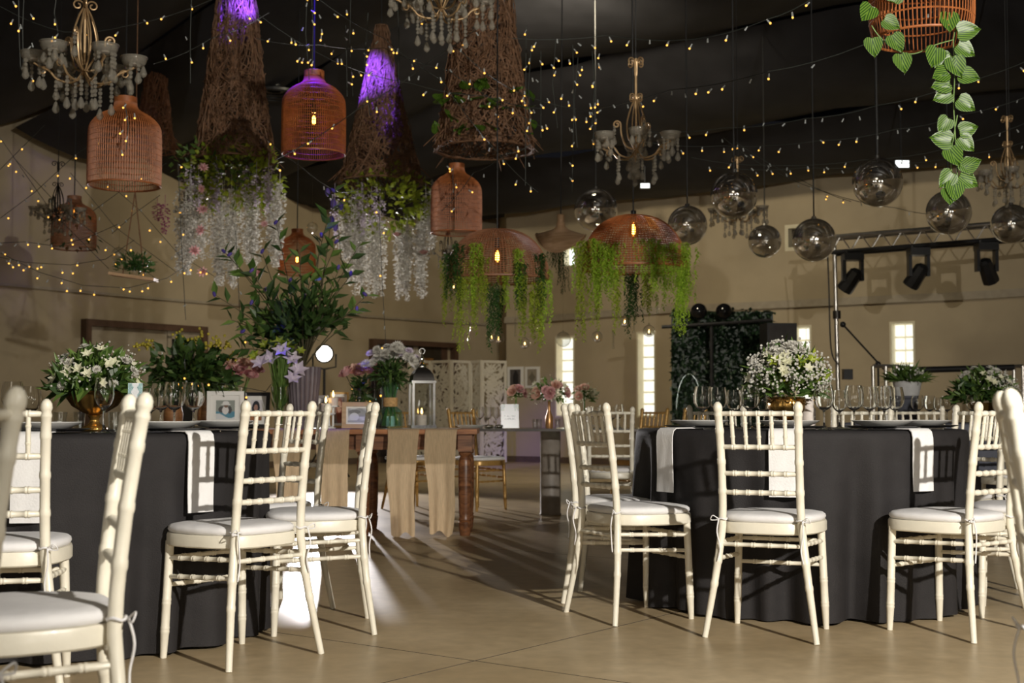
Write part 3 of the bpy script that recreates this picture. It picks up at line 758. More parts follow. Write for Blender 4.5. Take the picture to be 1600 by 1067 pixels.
# ------------------------------------------------------------------ flowers
def flower_daisy(mat, n=16, rings=4, r=.5):
    mb = MB()
    for k in range(rings):
        el = .25+.45*k; L = r*(1-.18*k)
        for i in range(n-2*k):
            a = 2*pi*i/(n-2*k)+k*.3; d = V((cos(a)*cos(el), sin(a)*cos(el), sin(el))); mb.leaf((0, 0, 0), d, (0, 0, 1), L, L*.42, .3, .1)
    return mb.mesh('flower', mat, 0)
def flower_lily(mat, r=.5):
    mb = MB()
    for i in range(6):
        a = 2*pi*i/6; d = V((cos(a)*.72, sin(a)*.72, .75)); mb.leaf((0, 0, -.1), d, (-cos(a)*.7, -sin(a)*.7, .7), r*1.25, r*.82, .3, .3)
    return mb.mesh('flower', mat, 0)
def flower_rose(mat, r=.5):
    mb = MB()
    for k, (n, rr, h) in enumerate(((3, .16, .5), (4, .27, .46), (5, .40, .40), (6, .5, .3))):
        for i in range(n):
            a0 = 2*pi*i/n+k*.5; w = 2*pi/n*.75; vs = []
            for j in range(5):
                a = a0+w*(j/4-.5)*1.6
                for q, (kr, kz) in enumerate(((.35, -.2), (.85, .05), (1, .5), (1.08+.1*k, .95-.05*k))):
                    e = 1-.25*abs(j-2)/2 if q == 3 else 1
                    vs.append((cos(a)*rr*kr, sin(a)*rr*kr, h*kz*e*1.1))
            fs = [(j*4+q, (j+1)*4+q, (j+1)*4+q+1, j*4+q+1) for j in range(4) for q in range(3)]
            mb.add(vs, fs)
    return mb.mesh('flower', mat, 80)
FDP = flower_daisy(M['petalpink'], 9, 3); FD = flower_daisy(M['petalwhite']); FDL = flower_daisy(M['petallav']); FLW = flower_lily(M['petalcream']); FLL = flower_lily(M['petallav']); FRP = flower_rose(M['petalpeach']); FRK = flower_rose(M['petalpink']); FLY = flower_lily(M['leaflime'])
def sphdir(r, lo=-.1, hi=1):
    z = r.uniform(lo, hi); a = r.uniform(0, 2*pi); q = sqrt(max(0, 1-z*z)); return V((cos(a)*q, sin(a)*q, z))
def foliage(c, rx, rz, n, L, Wd, r, lo=-.1, inner=.45, skip=None):
    mb = MB()
    for _ in range(n):
        d = sphdir(r, lo); k = r.uniform(inner, 1)
        p = V(c)+V((d.x*rx*k, d.y*rx*k, d.z*rz*k)); dd = (d+V((r.gauss(0, .4), r.gauss(0, .4), r.gauss(.1, .35)))).normalized()
        if skip and skip(p): continue
        mb.leaf(p-dd*L*.4, dd, sphdir(r, -1), L*r.uniform(.7, 1.25), Wd*r.uniform(.7, 1.2))
    return mb
def sprigs(c, rx, rz, n, size, r, lo=0, per=7, spread=.03):
    mb = MB()
    for _ in range(n):
        d = sphdir(r, lo); k = r.uniform(.8, 1.08); p = V(c)+V((d.x*rx*k, d.y*rx*k, d.z*rz*k))
        for _ in range(per):
            q = p+V((r.gauss(0, spread), r.gauss(0, spread), r.gauss(0, spread))); mb.ball(q, size*r.uniform(.6, 1.2), 5, 3)
    return mb
def stems(c, rx, rz, n, r, base, rad=.0025, lo=.1):
    mb = MB()
    for _ in range(n):
        d = sphdir(r, lo); p = V(c)+V((d.x*rx*.8, d.y*rx*.8, d.z*rz*.8)); mb.tube([base+V((r.gauss(0, .012), r.gauss(0, .012), 0)), (V(base)+p)/2, p], rad, 4)
    return mb
def place_flowers(t, c, rx, rz, items, r):
    for me, n, size, lo, hi in items:
        for _ in range(n):
            d = sphdir(r, lo, hi)
            if d.y > .35: d.y = -d.y
            p = V(c)+V((d.x*rx, d.y*rx, d.z*rz))
            ob('flower', me, t, p, (d+V((0, -.25, .2))).to_track_quat('Z', 'Y'), size*r.uniform(.85, 1.15))
# centrepiece in the gold compote bowl
r = random.Random(11); p = V((at(148, 640, 5.28).x, 5.28, TZ+.001))
t = thing('flower_bowl', 'scalloped gold compote bowl of cream lilies, white daisies and dark leaves', 'flowers', p)
ob('bowl', MB().lathe([(0, .062), (.02, .064), (.045, .075), (.085, .10), (.108, .135), (.116, .155), (.122, .158), (.112, .15), (.1, .13), (0, .10)], 60, flute=.045, nf=14).mesh('bowl', M['goldmetal'], 60), t)
ob('foot', MB().lathe([(0, 0), (.045, 0), (.05, .006), (.046, .016), (.03, .024), (.02, .034), (.018, .05), (.028, .062), (0, .066)], 40, flute=.03, nf=12).mesh('foot', M['goldmetal'], 60), t)
c = V((0, 0, .17))
ob('foliage', foliage(c, .185, .17, 520, .065, .026, r, -.15).mesh('foliage', M['leafmid'], 0), t, kind='stuff')
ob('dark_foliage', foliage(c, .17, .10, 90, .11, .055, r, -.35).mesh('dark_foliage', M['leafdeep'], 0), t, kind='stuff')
ob('filler_blossoms', sprigs(c, .185, .165, 42, .0045, r, .15, 6, .016).mesh('filler_blossoms', M['petalwhite'], 0), t, kind='stuff')
for k in range(7):
    a = -pi/2+(k-3)*.55; d = V((cos(a), sin(a), -.25)); ob('broad_leaf', MB().leaf((0, 0, 0), (0, 1, 0), (0, 0, 1), .13, .07, .3, .25).mesh('broad_leaf', M['leafmid'], 0), t, V((cos(a)*.09, sin(a)*.09, .175)), d.to_track_quat('Y', 'Z'))
place_flowers(t, c, .17, .17, [(FD, 9, .055, .45, .98), (FLW, 13, .052, .1, .9), (FD, 5, .045, .0, .5)], r)
# centrepiece in the gold urn
r = random.Random(12); p = V((at(1229, 640, 6.15).x, 6.15, TZ+.001))
t = thing('flower_urn', 'gold urn overflowing with a dome of white blossoms and baby breath', 'flowers', p)
ob('urn', MB().lathe([(0, .04), (.03, .042), (.05, .05), (.072, .07), (.083, .095), (.083, .118), (.079, .13), (.086, .142), (.083, .146), (.074, .138), (0, .12)], 64, flute=.025, nf=20).mesh('urn', M['goldmetal'], 60), t)
ob('foot', MB().lathe([(0, 0), (.038, 0), (.042, .005), (.03, .016), (.02, .028), (.026, .042), (0, .044)], 32).mesh('foot', M['goldmetal'], 50), t)
ob('rim_band', MB().tube([(cos(i*2*pi/72)*.0845, sin(i*2*pi/72)*.0845, .125+.006*sin(i*1.05)) for i in range(72)], .004, 5, True).mesh('rim_band', M['goldmetal'], 60), t)
c = V((0, 0, .19))
ob('foliage', foliage(c, .185, .20, 430, .075, .026, r, -.25).mesh('foliage', M['leafmid'], 0), t, kind='stuff')
ob('lime_foliage', foliage(c+V((.08, 0, .02)), .13, .15, 110, .08, .03, r, 0).mesh('lime_foliage', M['leaflime'], 0), t, kind='stuff')
ob('baby_breath', sprigs(c, .185, .20, 170, .0068, r, -.05, 9, .018).mesh('baby_breath', M['petalwhite'], 0), t, kind='stuff')
place_flowers(t, c, .18, .205, [(FD, 12, .06, .78, 1), (FLW, 10, .055, .1, .75), (FLY, 5, .06, .1, .6)], r)
# centrepiece on the grey table
r = random.Random(13); p = V((at(1537, 640, 9.55).x, 9.55, TZ+.001))
t = thing('flower_bowl', 'gold bowl of white flowers and ferny leaves on the grey-clothed table', 'flowers', p)
ob('bowl', MB().lathe([(0, .05), (.04, .052), (.085, .09), (.1, .14), (.104, .145), (.09, .135), (0, .11)], 48, flute=.04, nf=14).mesh('bowl', M['goldmetal'], 60), t)
ob('foot', MB().lathe([(0, 0), (.045, 0), (.03, .02), (.022, .05), (0, .054)], 32).mesh('foot', M['goldmetal'], 50), t)
c = V((0, 0, .20))
ob('foliage', foliage(c, .22, .20, 430, .085, .028, r, -.3).mesh('foliage', M['leafmid'], 0), t, kind='stuff')
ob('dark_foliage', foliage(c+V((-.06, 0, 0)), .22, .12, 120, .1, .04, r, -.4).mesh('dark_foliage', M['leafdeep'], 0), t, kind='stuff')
ob('baby_breath', sprigs(c+V((.06, 0, .02)), .17, .16, 60, .006, r, -.1, 8, .02).mesh('baby_breath', M['petalwhite'], 0), t, kind='stuff')
place_flowers(t, c, .2, .2, [(FD, 8, .07, .6, 1), (FLW, 6, .06, .4, .9)], r)
# menu cards
def print_obj(name, w, h, nx, ny, fn, parent, loc, rot=None):
    vs = [(-w/2+w*i/nx, 0, h*j/ny) for j in range(ny+1) for i in range(nx+1)]
    fs = [(j*(nx+1)+i, j*(nx+1)+i+1, (j+1)*(nx+1)+i+1, (j+1)*(nx+1)+i) for j in range(ny) for i in range(nx)]
    me = bpy.data.meshes.new(name); me.from_pydata(vs, [], fs); me.materials.append(M['photo'])
    ca = me.color_attributes.new('Col', 'FLOAT_COLOR', 'CORNER'); dat = []
    for j in range(ny):
        for i in range(nx):
            cc = fn((i+.5)/nx, (j+.5)/ny); dat += [*cc, 1]*4
    ca.data.foreach_set('color', dat)
    return ob(name, me, parent, loc, rot)
def card(px, Y, z, w, h, fn, label, rz=0, tilt=-.12):
    t = thing('menu_card', label, 'card', (at(px, 600, Y).x, Y, z), rz, 'printed table cards')
    o = ob('sheet', MB().box((0, .0015, h/2), (w, .002, h)).mesh('sheet', M['white'], 0), t, rot=(tilt, 0, 0))
    print_obj('printed_face', w*.99, h*.99, 26, 40, fn, o, (0, -.0006, h*.005))
    ob('prop', MB().box((0, .04, .03), (.02, .004, .085), rot=Matrix.Rotation(.75, 3, 'X')).mesh('prop', M['white'], 0), t)
def leafcard(u, v):
    base = V((.70, .72, .75)); rr = random.Random(int(u*26)*71+int(v*40)*13)
    if v > .55 and abs(u-.5) > .16+.25*(1-v)+.06*sin(v*40):
        return [b*x for b, x in zip((.32, .48, .50), [rr.uniform(.6, 1.2)]*3)]
    if .18 < v < .5 and int(v*40) % 4 == 0 and abs(u-.5) < .28 and rr.random() < .75: return (.3, .32, .36)
    return base*rr.uniform(.95, 1.05)
def textcard(u, v):
    rr = random.Random(int(u*26)*37+int(v*40)*11)
    if v > .72 and abs(u-.5) > .42-.5*(v-.6)+.08*sin(u*30): return [x*rr.uniform(.6, 1.1) for x in (.35, .45, .48)]
    if (.36 < v < .42 or .47 < v < .53) and abs(u-.5) < .3 and rr.random() < .65: return (.12, .15, .22)
    return [x*rr.uniform(.95, 1.03) for x in (.60, .64, .72)]
card(210, 5.08, TZ, .055, .19, leafcard, 'narrow white card with green leaf print beside the compote bowl', .1)
card(797, 10.95, .733, .15, .20, textcard, 'pale blue lettered menu card on the glass table', .15)
card(1566, 9.3, TZ, .10, .165, leafcard, 'pale leaf-print card beside the second gold bowl', -.1)
# ------------------------------------------------------------------ wooden harvest table with gauze runners
WY0, WY1, WX0, WX1, WZ = 9.27, 10.02, -2.80, -.245, .745
t = thing('harvest_table', 'long stained wooden table with turned legs, draped with tan gauze', 'table', ((WX0+WX1)/2, (WY0+WY1)/2, 0))
wl = WX1-WX0; wd = WY1-WY0
for k in range(5):
    ob('plank', MB().box((0, -wd/2+wd*(k+.5)/5, WZ-.017), (wl, wd/5-.004, .034)).mesh('plank', M['oaktop'], 0), t)
ob('apron', MB().box((0, -wd/2+.1, WZ-.034-.055), (wl-.2, .025, .11)).box((0, wd/2-.1, WZ-.089), (wl-.2, .025, .11)).box((wl/2-.1, 0, WZ-.089), (.025, wd-.23, .11)).box((-wl/2+.1, 0, WZ-.089), (.025, wd-.23, .11)).mesh('apron', M['oak'], 0), t)
legm = MB().box((0, 0, WZ-.034-.062), (.10, .10, .123)).lathe([(0, 0), (.036, 0), (.040, .02), (.047, .085), (.047, .095), (.040, .10), (.046, .11), (.040, .125), (.044, .16), (.048, .36), (.047, .50), (.043, .535), (.034, .555), (.044, .565), (.046, .58), (.036, .59), (.034, .60), (.044, .612), (0, .615)], 24).mesh('leg', M['oak'], 40)
for x in (WX1-.085, WX1-.80, WX1-1.62, WX0+.085):
    for y in (-wd/2+.09, wd/2-.09): ob('leg', legm, t, (x-(WX0+WX1)/2, y, 0))
def runner(px0, px1, drop, label, seed):
    r = random.Random(seed); x0 = at(px0, 670, WY0).x; x1 = at(px1, 670, WY0).x; w = x1-x0; mb = MB(); m = 17
    path = [(.72, WZ+.003), (.5, WZ+.003), (.2, WZ+.003), (.02, WZ+.003), (-.006, WZ-.002), (-.012, WZ-.02)]
    for k in range(1, 13): path.append((-.014-.010*sin(k*.4), WZ-.02-(drop-.02)*k/12))
    vs = []; fs = []; ph = r.uniform(0, 6)
    for i, (y, z) in enumerate(path):
        f = max(0, (WZ-z)/drop)
        for j in range(m):
            s = j/(m-1); ww = w*(1-.30*f+.03*sin(i*.9+ph)); zz = z-(.018*sin(s*9+ph)+.03*s*sin(ph))*(f**4)
            vs.append((s*ww-ww/2+(.008*sin(i*.5+ph)), WY0+y-.014*f*sin(s*14+ph+i*.12)-.012*f, zz))
    n = len(path)
    for i in range(n-1):
        for j in range(m-1): fs.append((i*m+j, (i+1)*m+j, (i+1)*m+j+1, i*m+j+1))
    mb.add([(a, b-WY0, c) for a, b, c in vs], fs)
    o = ob('table_runner', mb.mesh('table_runner', M['gauze'], 180), None, ((x0+x1)/2, WY0, 0)); tag(o, label, 'table runner', 'gauze runners on the wooden table')
runner(664, 715, .71, 'tan gauze runner hanging next to the turned table leg', 1)
runner(604, 654, .74, 'tan gauze runner hanging below the aqua glass jug', 2)
runner(496, 548, .70, 'tan gauze runner hanging behind the profile ivory chair', 3)
runner(428, 472, .70, 'tan gauze runner hanging below the lily vase', 4)
runner(352, 404, .70, 'tan gauze runner hanging behind the black cloth, below the frames', 5)
# picture frames
def frame(px, py0, py1, Y, w, mat, fn, label, rz, fwid=.022, matw=.045, z=WZ, name='photo_frame'):
    h = (py1-py0)/PM(Y)
    t = thing(name, label, 'picture frame', (at(px, 640, Y).x, Y, z+.004), rz, 'picture frames on the wooden table')
    b = ob('backing', MB().box((0, .008, h/2), (w-.004, .008, h-.004)).mesh('backing', M['white'], 0), t, rot=(-.16, 0, 0))
    for nm, bx in (('frame_side', ((-w/2+fwid/2, 0, h/2), (fwid, .018, h))), ('frame_side', ((w/2-fwid/2, 0, h/2), (fwid, .018, h))), ('frame_side', ((0, 0, fwid/2), (w-2*fwid, .018, fwid))), ('frame_side', ((0, 0, h-fwid/2), (w-2*fwid, .018, fwid)))):
        ob(nm, MB().box(*bx).mesh(nm, mat, 0), b)
    iw, ih = w-2*fwid, h-2*fwid
    print_obj('photograph', iw-2*matw, ih-2*matw, 40, 44, fn, b, (0, .003, fwid+matw))
    ob('easel_leg', MB().box((0, .045, h*.32), (.03, .004, h*.68), rot=Matrix.Rotation(.06, 3, 'X')).mesh('easel_leg', mat, 0), t)
def blob(u, v, cx, cy, rx, ry): return ((u-cx)/rx)**2+((v-cy)/ry)**2 < 1
def ph_child(u, v):
    if blob(u, v, .52, .86, .17, .10) or blob(u, v, .52, .78, .26, .04): return (.68, .68, .68)
    if blob(u, v, .53, .70, .11, .09): return (.16, .09, .06)
    if blob(u, v, .50, .48, .17, .22): return (.66, .64, .64)
    if blob(u, v, .30, .52, .17, .17) or blob(u, v, .72, .50, .12, .2): return (.03, .03, .035)
    if v < .18+.12*sin(u*5+1): return (.62, .65, .68)
    if v < .42: return (.05, .22, .33)
    return (.24, .27, .25)
def ph_girl(u, v):
    if blob(u, v, .45, .62, .17, .16): return (.38, .22, .18)
    if blob(u, v, .45, .62, .34, .34): return (.025, .03, .045)
    if v < .25: return (.35, .15, .07)
    if v < .42: return (.10, .14, .35)
    return (.62, .60, .64)
def ph_pair(u, v):
    if blob(u, v, .5, .62, .22, .22): return (.45, .25, .18)
    if blob(u, v, .55, .45, .35, .5): return (.22, .05, .03)
    return (.15, .10, .09)
def ph_bw(u, v):
    g = .42+.16*sin(u*9+v*6)
    if blob(u, v, .62, .60, .22, .2): g = .30
    if blob(u, v, .32, .75, .28, .16): g = .16
    if blob(u, v, .30, .40, .22, .28): g = .62
    if v < .16: g = .36
    return (g*.95, g, g*1.12)
frame(352, 612, 670, 9.66, .265, M['whiteframe'], ph_child, 'white frame with a photo of a child in a white hat', .18, .03, .035)
frame(399, 615, 671, 9.8, .20, M['black'], ph_girl, 'black frame with a photo of a dark-haired person, behind the white frame', -.1, .026, .03)
frame(463, 620, 671, 9.85, .17, M['black'], ph_pair, 'small black frame between the lily vase and the candles', -.3, .022, .022)
frame(560, 628, 669, 9.5, .235, M['lightwood'], ph_bw, 'light wood frame with a black and white photo', .08, .03, .012)
frame(498, 617, 668, 9.85, .12, M['whiteframe'], ph_bw, 'narrow white frame leaning steeply beside the candle stand', -.9, .02, .012)
frame(530, 612, 668, 9.93, .14, M['goldpaint'], ph_pair, 'thin gold frame standing behind the twin candles', .1, .014, .02)
# vases on the wooden table
def vase(px, Y, prof, mat, label, name='flower_vase', z=WZ+.003, nseg=28):
    t = thing(name, label, 'vase', (at(px, 640, Y).x, Y, z), 0, 'flowers on the tables')
    ob('vase', MB().lathe(prof, nseg).mesh('vase', mat, 60), t); return t
r = random.Random(21)
t = vase(437, 9.62, [(0, 0), (.035, 0), (.04, .01), (.036, .06), (.045, .16), (.065, .30), (.063, .30), (.042, .16), (.03, .03), (0, .02)], M['glass'], 'clear vase of pale lilies with long green stems beside the lamp glare')
mb = MB()
for k in range(26):
    a = r.uniform(0, 6.28); q = r.uniform(.02, .05); mb.tube([(cos(a)*.015, sin(a)*.015, .03), (cos(a)*q*.7, sin(a)*q*.7, .25), (cos(a)*q*2.2, sin(a)*q*2.2, .5)], .004, 5)
ob('stems', mb.mesh('stems', M['stem']), t, kind='stuff')
mb = MB()
for k in range(170):
    a = r.uniform(0, 6.28); z = r.uniform(.12, .5); mb.leaf((cos(a)*.03, sin(a)*.03, z), (cos(a)*.5, sin(a)*.5, .8), (cos(a), sin(a), 0), .10, .02)
ob('foliage', mb.mesh('foliage', M['leafmid'], 0), t, kind='stuff')
for (dx, dz, me, s) in ((-.13, .47, FLL, .13), (-.06, .5, FLL, .14), (.02, .56, FLL, .13), (.09, .50, FLL, .13), (.13, .42, FLL, .14), (.10, .36, FLL, .12), (-.17, .52, FLY, .09), (-.10, .60, FLY, .08), (.0, .62, FLY, .09), (.08, .6, FLY, .09), (-.04, .6, FLY, .08), (.15, .56, FLY, .07)):
    ob('flower', me, t, (dx, r.uniform(-.08, .02), dz), V((dx*2, -.7, .5)).to_track_quat('Z', 'Y'), s)
t = vase(610, 9.6, [(0, 0), (.082, 0), (.092, .01), (.092, .10), (.085, .125), (.055, .15), (.04, .165), (.037, .20), (.05, .27), (.065, .33), (.063, .33), (.035, .2), (.035, .17), (.08, .12), (.086, .02), (0, .012)], M['bluegl'], 'aqua glass jug with a cork collar, full of white daisies')
ob('cork_collar', MB().lathe([(.041, .155), (.051, .157), (.053, .20), (.051, .222), (.041, .222)], 24).mesh('cork_collar', M['cork'], 40), t)
ob('inner_candle_cup', MB().lathe([(0, .014), (.032, .014), (.034, .085), (.032, .088), (0, .086)], 20).mesh('inner_candle_cup', M['porcelain'], 40), t)
mb = MB()
for k in range(18): a = r.uniform(0, 6.28); mb.tube([(cos(a)*.06, sin(a)*.06, .02), (cos(a)*.02, sin(a)*.02, .19), (cos(a)*.09, sin(a)*.09, .42)], .003, 4)
ob('stems', mb.mesh('stems', M['stem']), t, kind='stuff')
ob('foliage', foliage((0, 0, .40), .15, .13, 330, .07, .022, r, -.9, .2).mesh('foliage', M['leafdeep'], 0), t, kind='stuff')
for k in range(42):
    k = k*23/41; dx = -.165+.37*(k/23); dz = .50+.075*sin(pi*k/23)+r.uniform(-.065, .03)-.10*max(0, k/23-.75)
    ob('flower', FD if r.random() < .8 else FDL, t, (dx, r.uniform(-.12, .05), dz), V((dx*2+r.gauss(0, .3), -.6, .6+r.gauss(0, .4))).to_track_quat('Z', 'Y'), r.uniform(.075, .105))
t = vase(562, 9.78, [(0, 0), (.05, 0), (.062, .02), (.065, .12), (.05, .2), (.045, .24), (.058, .29), (.056, .29), (.043, .24), (.06, .1), (0, .02)], M['glass'], 'round glass vase of peach-pink roses behind the wood frame')
ob('foliage', foliage((0, 0, .27), .085, .17, 150, .08, .035, r, -1, .1).mesh('foliage', M['leafdeep'], 0), t, kind='stuff')
for k in range(6): ob('flower', FRP if k % 2 else FRK, t, (-.085+.045*k, r.uniform(-.08, 0), .40+.02*(k % 2)), V((.3*(k-2.5), -.4, 1)).to_track_quat('Z', 'Y'), .105)
t = vase(376, 9.93, [(0, 0), (.04, 0), (.048, .02), (.045, .14), (.035, .2), (.05, .3), (.048, .3), (.033, .2), (0, .02)], M['glass'], 'slim glass vase of mauve-pink roses behind the frames')
mb = MB()
for k in range(9): a = r.uniform(0, 6.28); mb.tube([(0, 0, .03), (cos(a)*.03, sin(a)*.03, .28), (cos(a)*.08, sin(a)*.08, .42)], .004, 5)
ob('stems', mb.mesh('stems', M['stem']), t, kind='stuff')
for k in range(7): ob('flower', (FRK, FRP, FRK)[k % 3], t, (-.10+.036*k, r.uniform(-.08, 0), .43+.05*sin(k*2.1)), V((.2*(k-3), -.5, 1)).to_track_quat('Z', 'Y'), .09)
# berry arrangement in wooden pots
t = thing('berry_arrangement', 'dark leafy arrangement with yellow berries in round wooden pots', 'flowers', (at(296, 640, 9.86).x, 9.86, WZ+.003), 0, 'flowers on the tables')
for dx in (-.12, .13): ob('wooden_pot', MB().lathe([(0, 0), (.05, 0), (.068, .03), (.072, .10), (.06, .165), (.055, .165), (0, .14)], 24).mesh('wooden_pot', M['woodpot'], 50), t, (dx, 0, 0))
ob('foliage', foliage((0, 0, .40), .37, .25, 560, .095, .068, r, -.9, .1).mesh('foliage', M['leafdeep'], 0), t, kind='stuff')
ob('lime_foliage', foliage((.05, -.1, .40), .33, .22, 60, .08, .045, r, -.7, .3).mesh('lime_foliage', M['leafmid'], 0), t, kind='stuff')
mb = MB()
for k in range(15):
    dx = r.uniform(-.38, .38); c = V((dx, r.uniform(-.15, .1), .56+.12*cos(dx*3)+r.uniform(-.08, .03)))
    for j in range(8): mb.ball(c+V((r.gauss(0, .024), r.gauss(0, .02), r.gauss(0, .02))), .0115, 7, 5)
ob('berries', mb.mesh('berries', M['berry'], 80), t, kind='stuff')
# urn with tall leafy branches and blue buds
t = thing('branch_arrangement', 'tall spray of leafy branches with blue buds in a fluted urn', 'flowers', (at(474, 640, 9.82).x, 9.82, WZ+.003), 0, 'flowers on the tables')
ob('urn', MB().lathe([(0, 0), (.075, 0), (.08, .02), (.10, .16), (.118, .34), (.125, .45), (.112, .45), (.09, .2), (0, .05)], 72, flute=.045, nf=24).mesh('urn', M['urn'], 60), t)
LF = MB().leaf((0, 0, 0), (0, 1, 0), (0, 0, 1), 1, .44, .3, .12).mesh('leaf', M['leafmid'], 0)
LFD = MB().leaf((0, 0, 0), (0, 1, 0), (0, 0, 1), 1, .46, .3, .12).mesh('leaf', M['leafdeep'], 0)
BUD = MB().ball((0, 0, 0), .5, 7, 5, 1.7).mesh('bud', M['petalviolet'], 80)
Y = 9.82; nl = 0; base = V((0, 0, .45))
tips = [(338, 462), (358, 400), (380, 520), (352, 395), (392, 425), (410, 395), (432, 350), (452, 440), (468, 395), (500, 370), (515, 330), (522, 300), (560, 385), (548, 430), (572, 462), (556, 485), (530, 420), (440, 520), (395, 475), (420, 455), (362, 500), (540, 510), (484, 440), (506, 430), (376, 545), (525, 380)]
for (px, py) in tips:
    e = at(px, py, Y+r.uniform(-.3, .25))-V(t.location); mid = (base+e)/2+V((r.gauss(0, .03), r.gauss(0, .04), .05))
    pts = catmull([base, mid, e], 6)
    ob('branch', MB().tube(pts, [.006-.004*i/len(pts) for i in range(len(pts))], 5).mesh('branch', M['branch']), t)
    m = 11
    for i in range(m):
        f = .25+.75*i/(m-1); q = pts[min(len(pts)-1, int(f*(len(pts)-1)))]; d = (e-base).normalized()
        sd = d.cross(V((0, 1, 0))).normalized()*(1 if i % 2 else -1)
        pxl = 800+(q+V(t.location)).x/(q+V(t.location)).y*F; pyl = 644.5-(q.z+t.location.z-CH)*F/Y
        if abs(pxl-507) < 44 and abs(pyl-553) < 42: continue
        dd = (d*.8+sd*.75+V((0, r.gauss(-.1, .4), 0))).normalized()
        if nl < 286: ob('leaf', LFD if r.random() < .55 else LF, t, q, dd.to_track_quat('Y', 'Z') @ Quaternion((0, 1, 0), r.uniform(-.9, .9)), r.uniform(.095, .15)); nl += 1
    if r.random() < .75: ob('bud', BUD, t, e+V((r.gauss(0, .01), -.02, .01)), (0, r.uniform(-1, 1), 0), .026)
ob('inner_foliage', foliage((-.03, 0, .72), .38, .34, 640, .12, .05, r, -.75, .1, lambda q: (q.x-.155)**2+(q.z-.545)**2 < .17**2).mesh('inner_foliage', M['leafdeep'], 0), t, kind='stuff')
# candles, lantern, dark bottle
t = thing('candle_stand', 'two-tier candle stand with lit pale candles', 'candle', (at(513, 640, 9.6).x, 9.6, WZ+.003))
ob('stand', MB().lathe([(0, 0), (.055, 0), (.055, .008), (.015, .02), (.012, .09), (.05, .10), (.055, .112), (0, .112)], 24).mesh('stand', M['porcelain'], 50), t)
for dx, dz, h in ((-.018, .112, .065), (.028, .165, .055)):
    c = ob('candle', MB().lathe([(0, 0), (.034, 0), (.036, .004), (.036, h), (.03, h+.004), (0, h)], 20).mesh('candle', M['wax'], 50), t, (dx, .0 if dx < 0 else .05, dz))
    ob('flame', MB().lathe([(0, h+.006), (.006, h+.014), (.008, h+.024), (.004, h+.042), (0, h+.054)], 10).mesh('flame', M['flame'], 80), c)
ob('upper_tier', MB().lathe([(0, .155), (.045, .155), (.045, .165), (0, .165)], 24, (.028, .05, 0)).tube([(.028, .05, .0), (.028, .05, .156)], .008, 8).mesh('upper_tier', M['porcelain'], 50), t)
Y = 9.52; p = V((at(659, 640, Y).x, Y, WZ+.003)); w = .165; hb = .30
t = thing('candle_lantern', 'silver glazed lantern with dark domed roof and lit candle', 'lantern', p, .25)
ob('base', MB().box((0, 0, .012), (w+.015, w+.015, .024)).mesh('base', M['chrome'], 0), t)
for sx in (-1, 1):
    for sy in (-1, 1): ob('post', MB().box((sx*(w/2-.008), sy*(w/2-.008), .024+hb/2), (.016, .016, hb)).mesh('post', M['chrome'], 0), t)
for k in range(4):
    a = k*pi/2; ob('pane', MB().box((0, -w/2+.008, .024+hb/2), (w-.034, .003, hb)).mesh('pane', M['glass'], 0), t, rot=a)
ob('top_frame', MB().box((0, 0, hb+.032), (w+.012, w+.012, .018)).mesh('top_frame', M['chrome'], 0), t)
ob('roof', MB().lathe([(.113, hb+.041), (.11, hb+.05), (.10, hb+.085), (.075, hb+.115), (.04, hb+.135), (0, hb+.14)], 4).mesh('roof', M['darkmetal'], 30), t, rot=pi/4)
ob('finial', MB().lathe([(0, hb+.134), (.035, hb+.136), (.038, hb+.15), (.022, hb+.165), (.012, hb+.18), (.02, hb+.195), (.01, hb+.215), (.005, hb+.235), (0, hb+.24)], 16).mesh('finial', M['chrome'], 60), t)
ob('ring', MB().tube([(cos(i*2*pi/20)*.02, 0, hb+.255+sin(i*2*pi/20)*.02) for i in range(20)], .003, 6, True).mesh('ring', M['chrome']), t)
c = ob('candle', MB().lathe([(0, .024), (.036, .024), (.037, .03), (.037, .095), (.03, .1), (0, .097)], 20).mesh('candle', M['wax'], 50), t)
ob('flame', MB().lathe([(0, .103), (.006, .11), (.008, .12), (.004, .137), (0, .148)], 10).mesh('flame', M['flame'], 80), c)
put('dark_bottle', MB().lathe([(0, 0), (.05, 0), (.054, .01), (.054, .2), (.045, .26), (.03, .33), (.028, .4), (.03, .405), (0, .405)], 24).mesh('dark_bottle', M['glassdark'], 50), 586, 9.9, WZ+.004, 'dark brown bottle vase behind the rose vase', 'vase', 'flowers on the tables')
# the stage lamp shining towards the camera
t = thing('stage_lamp', 'dazzling white stage lamp on a stand behind the wooden table', 'lamp', (BACK.x, BACK.y, 0), .12)
z = BACK.z
ob('housing', MB().tube([(0, -.10, z), (0, -.06, z), (0, .12, z), (0, .2, z)], [.125, .12, .115, .07], 24).mesh('housing', M['black'], 40), t)
ob('lens', MB().tube([(0, -.105, z), (0, -.102, z), (0, -.101, z)], [.085, .10, .10], 24).mesh('lens', M['lens'], 40), t)
ob('yoke', MB().tube([(-.15, 0, z), (-.15, 0, z-.17), (0, 0, z-.2), (.15, 0, z-.17), (.15, 0, z)], .012, 6).mesh('yoke', M['black']), t)
ob('pole', MB().tube([(0, 0, .3), (0, 0, z-.2)], .018, 10).mesh('pole', M['black']), t)
for k in range(3):
    a = k*2*pi/3+.3; ob('leg', MB().tube([(0, 0, .5), (cos(a)*.35, sin(a)*.35, .015)], .012, 8).mesh('leg', M['black']), t)
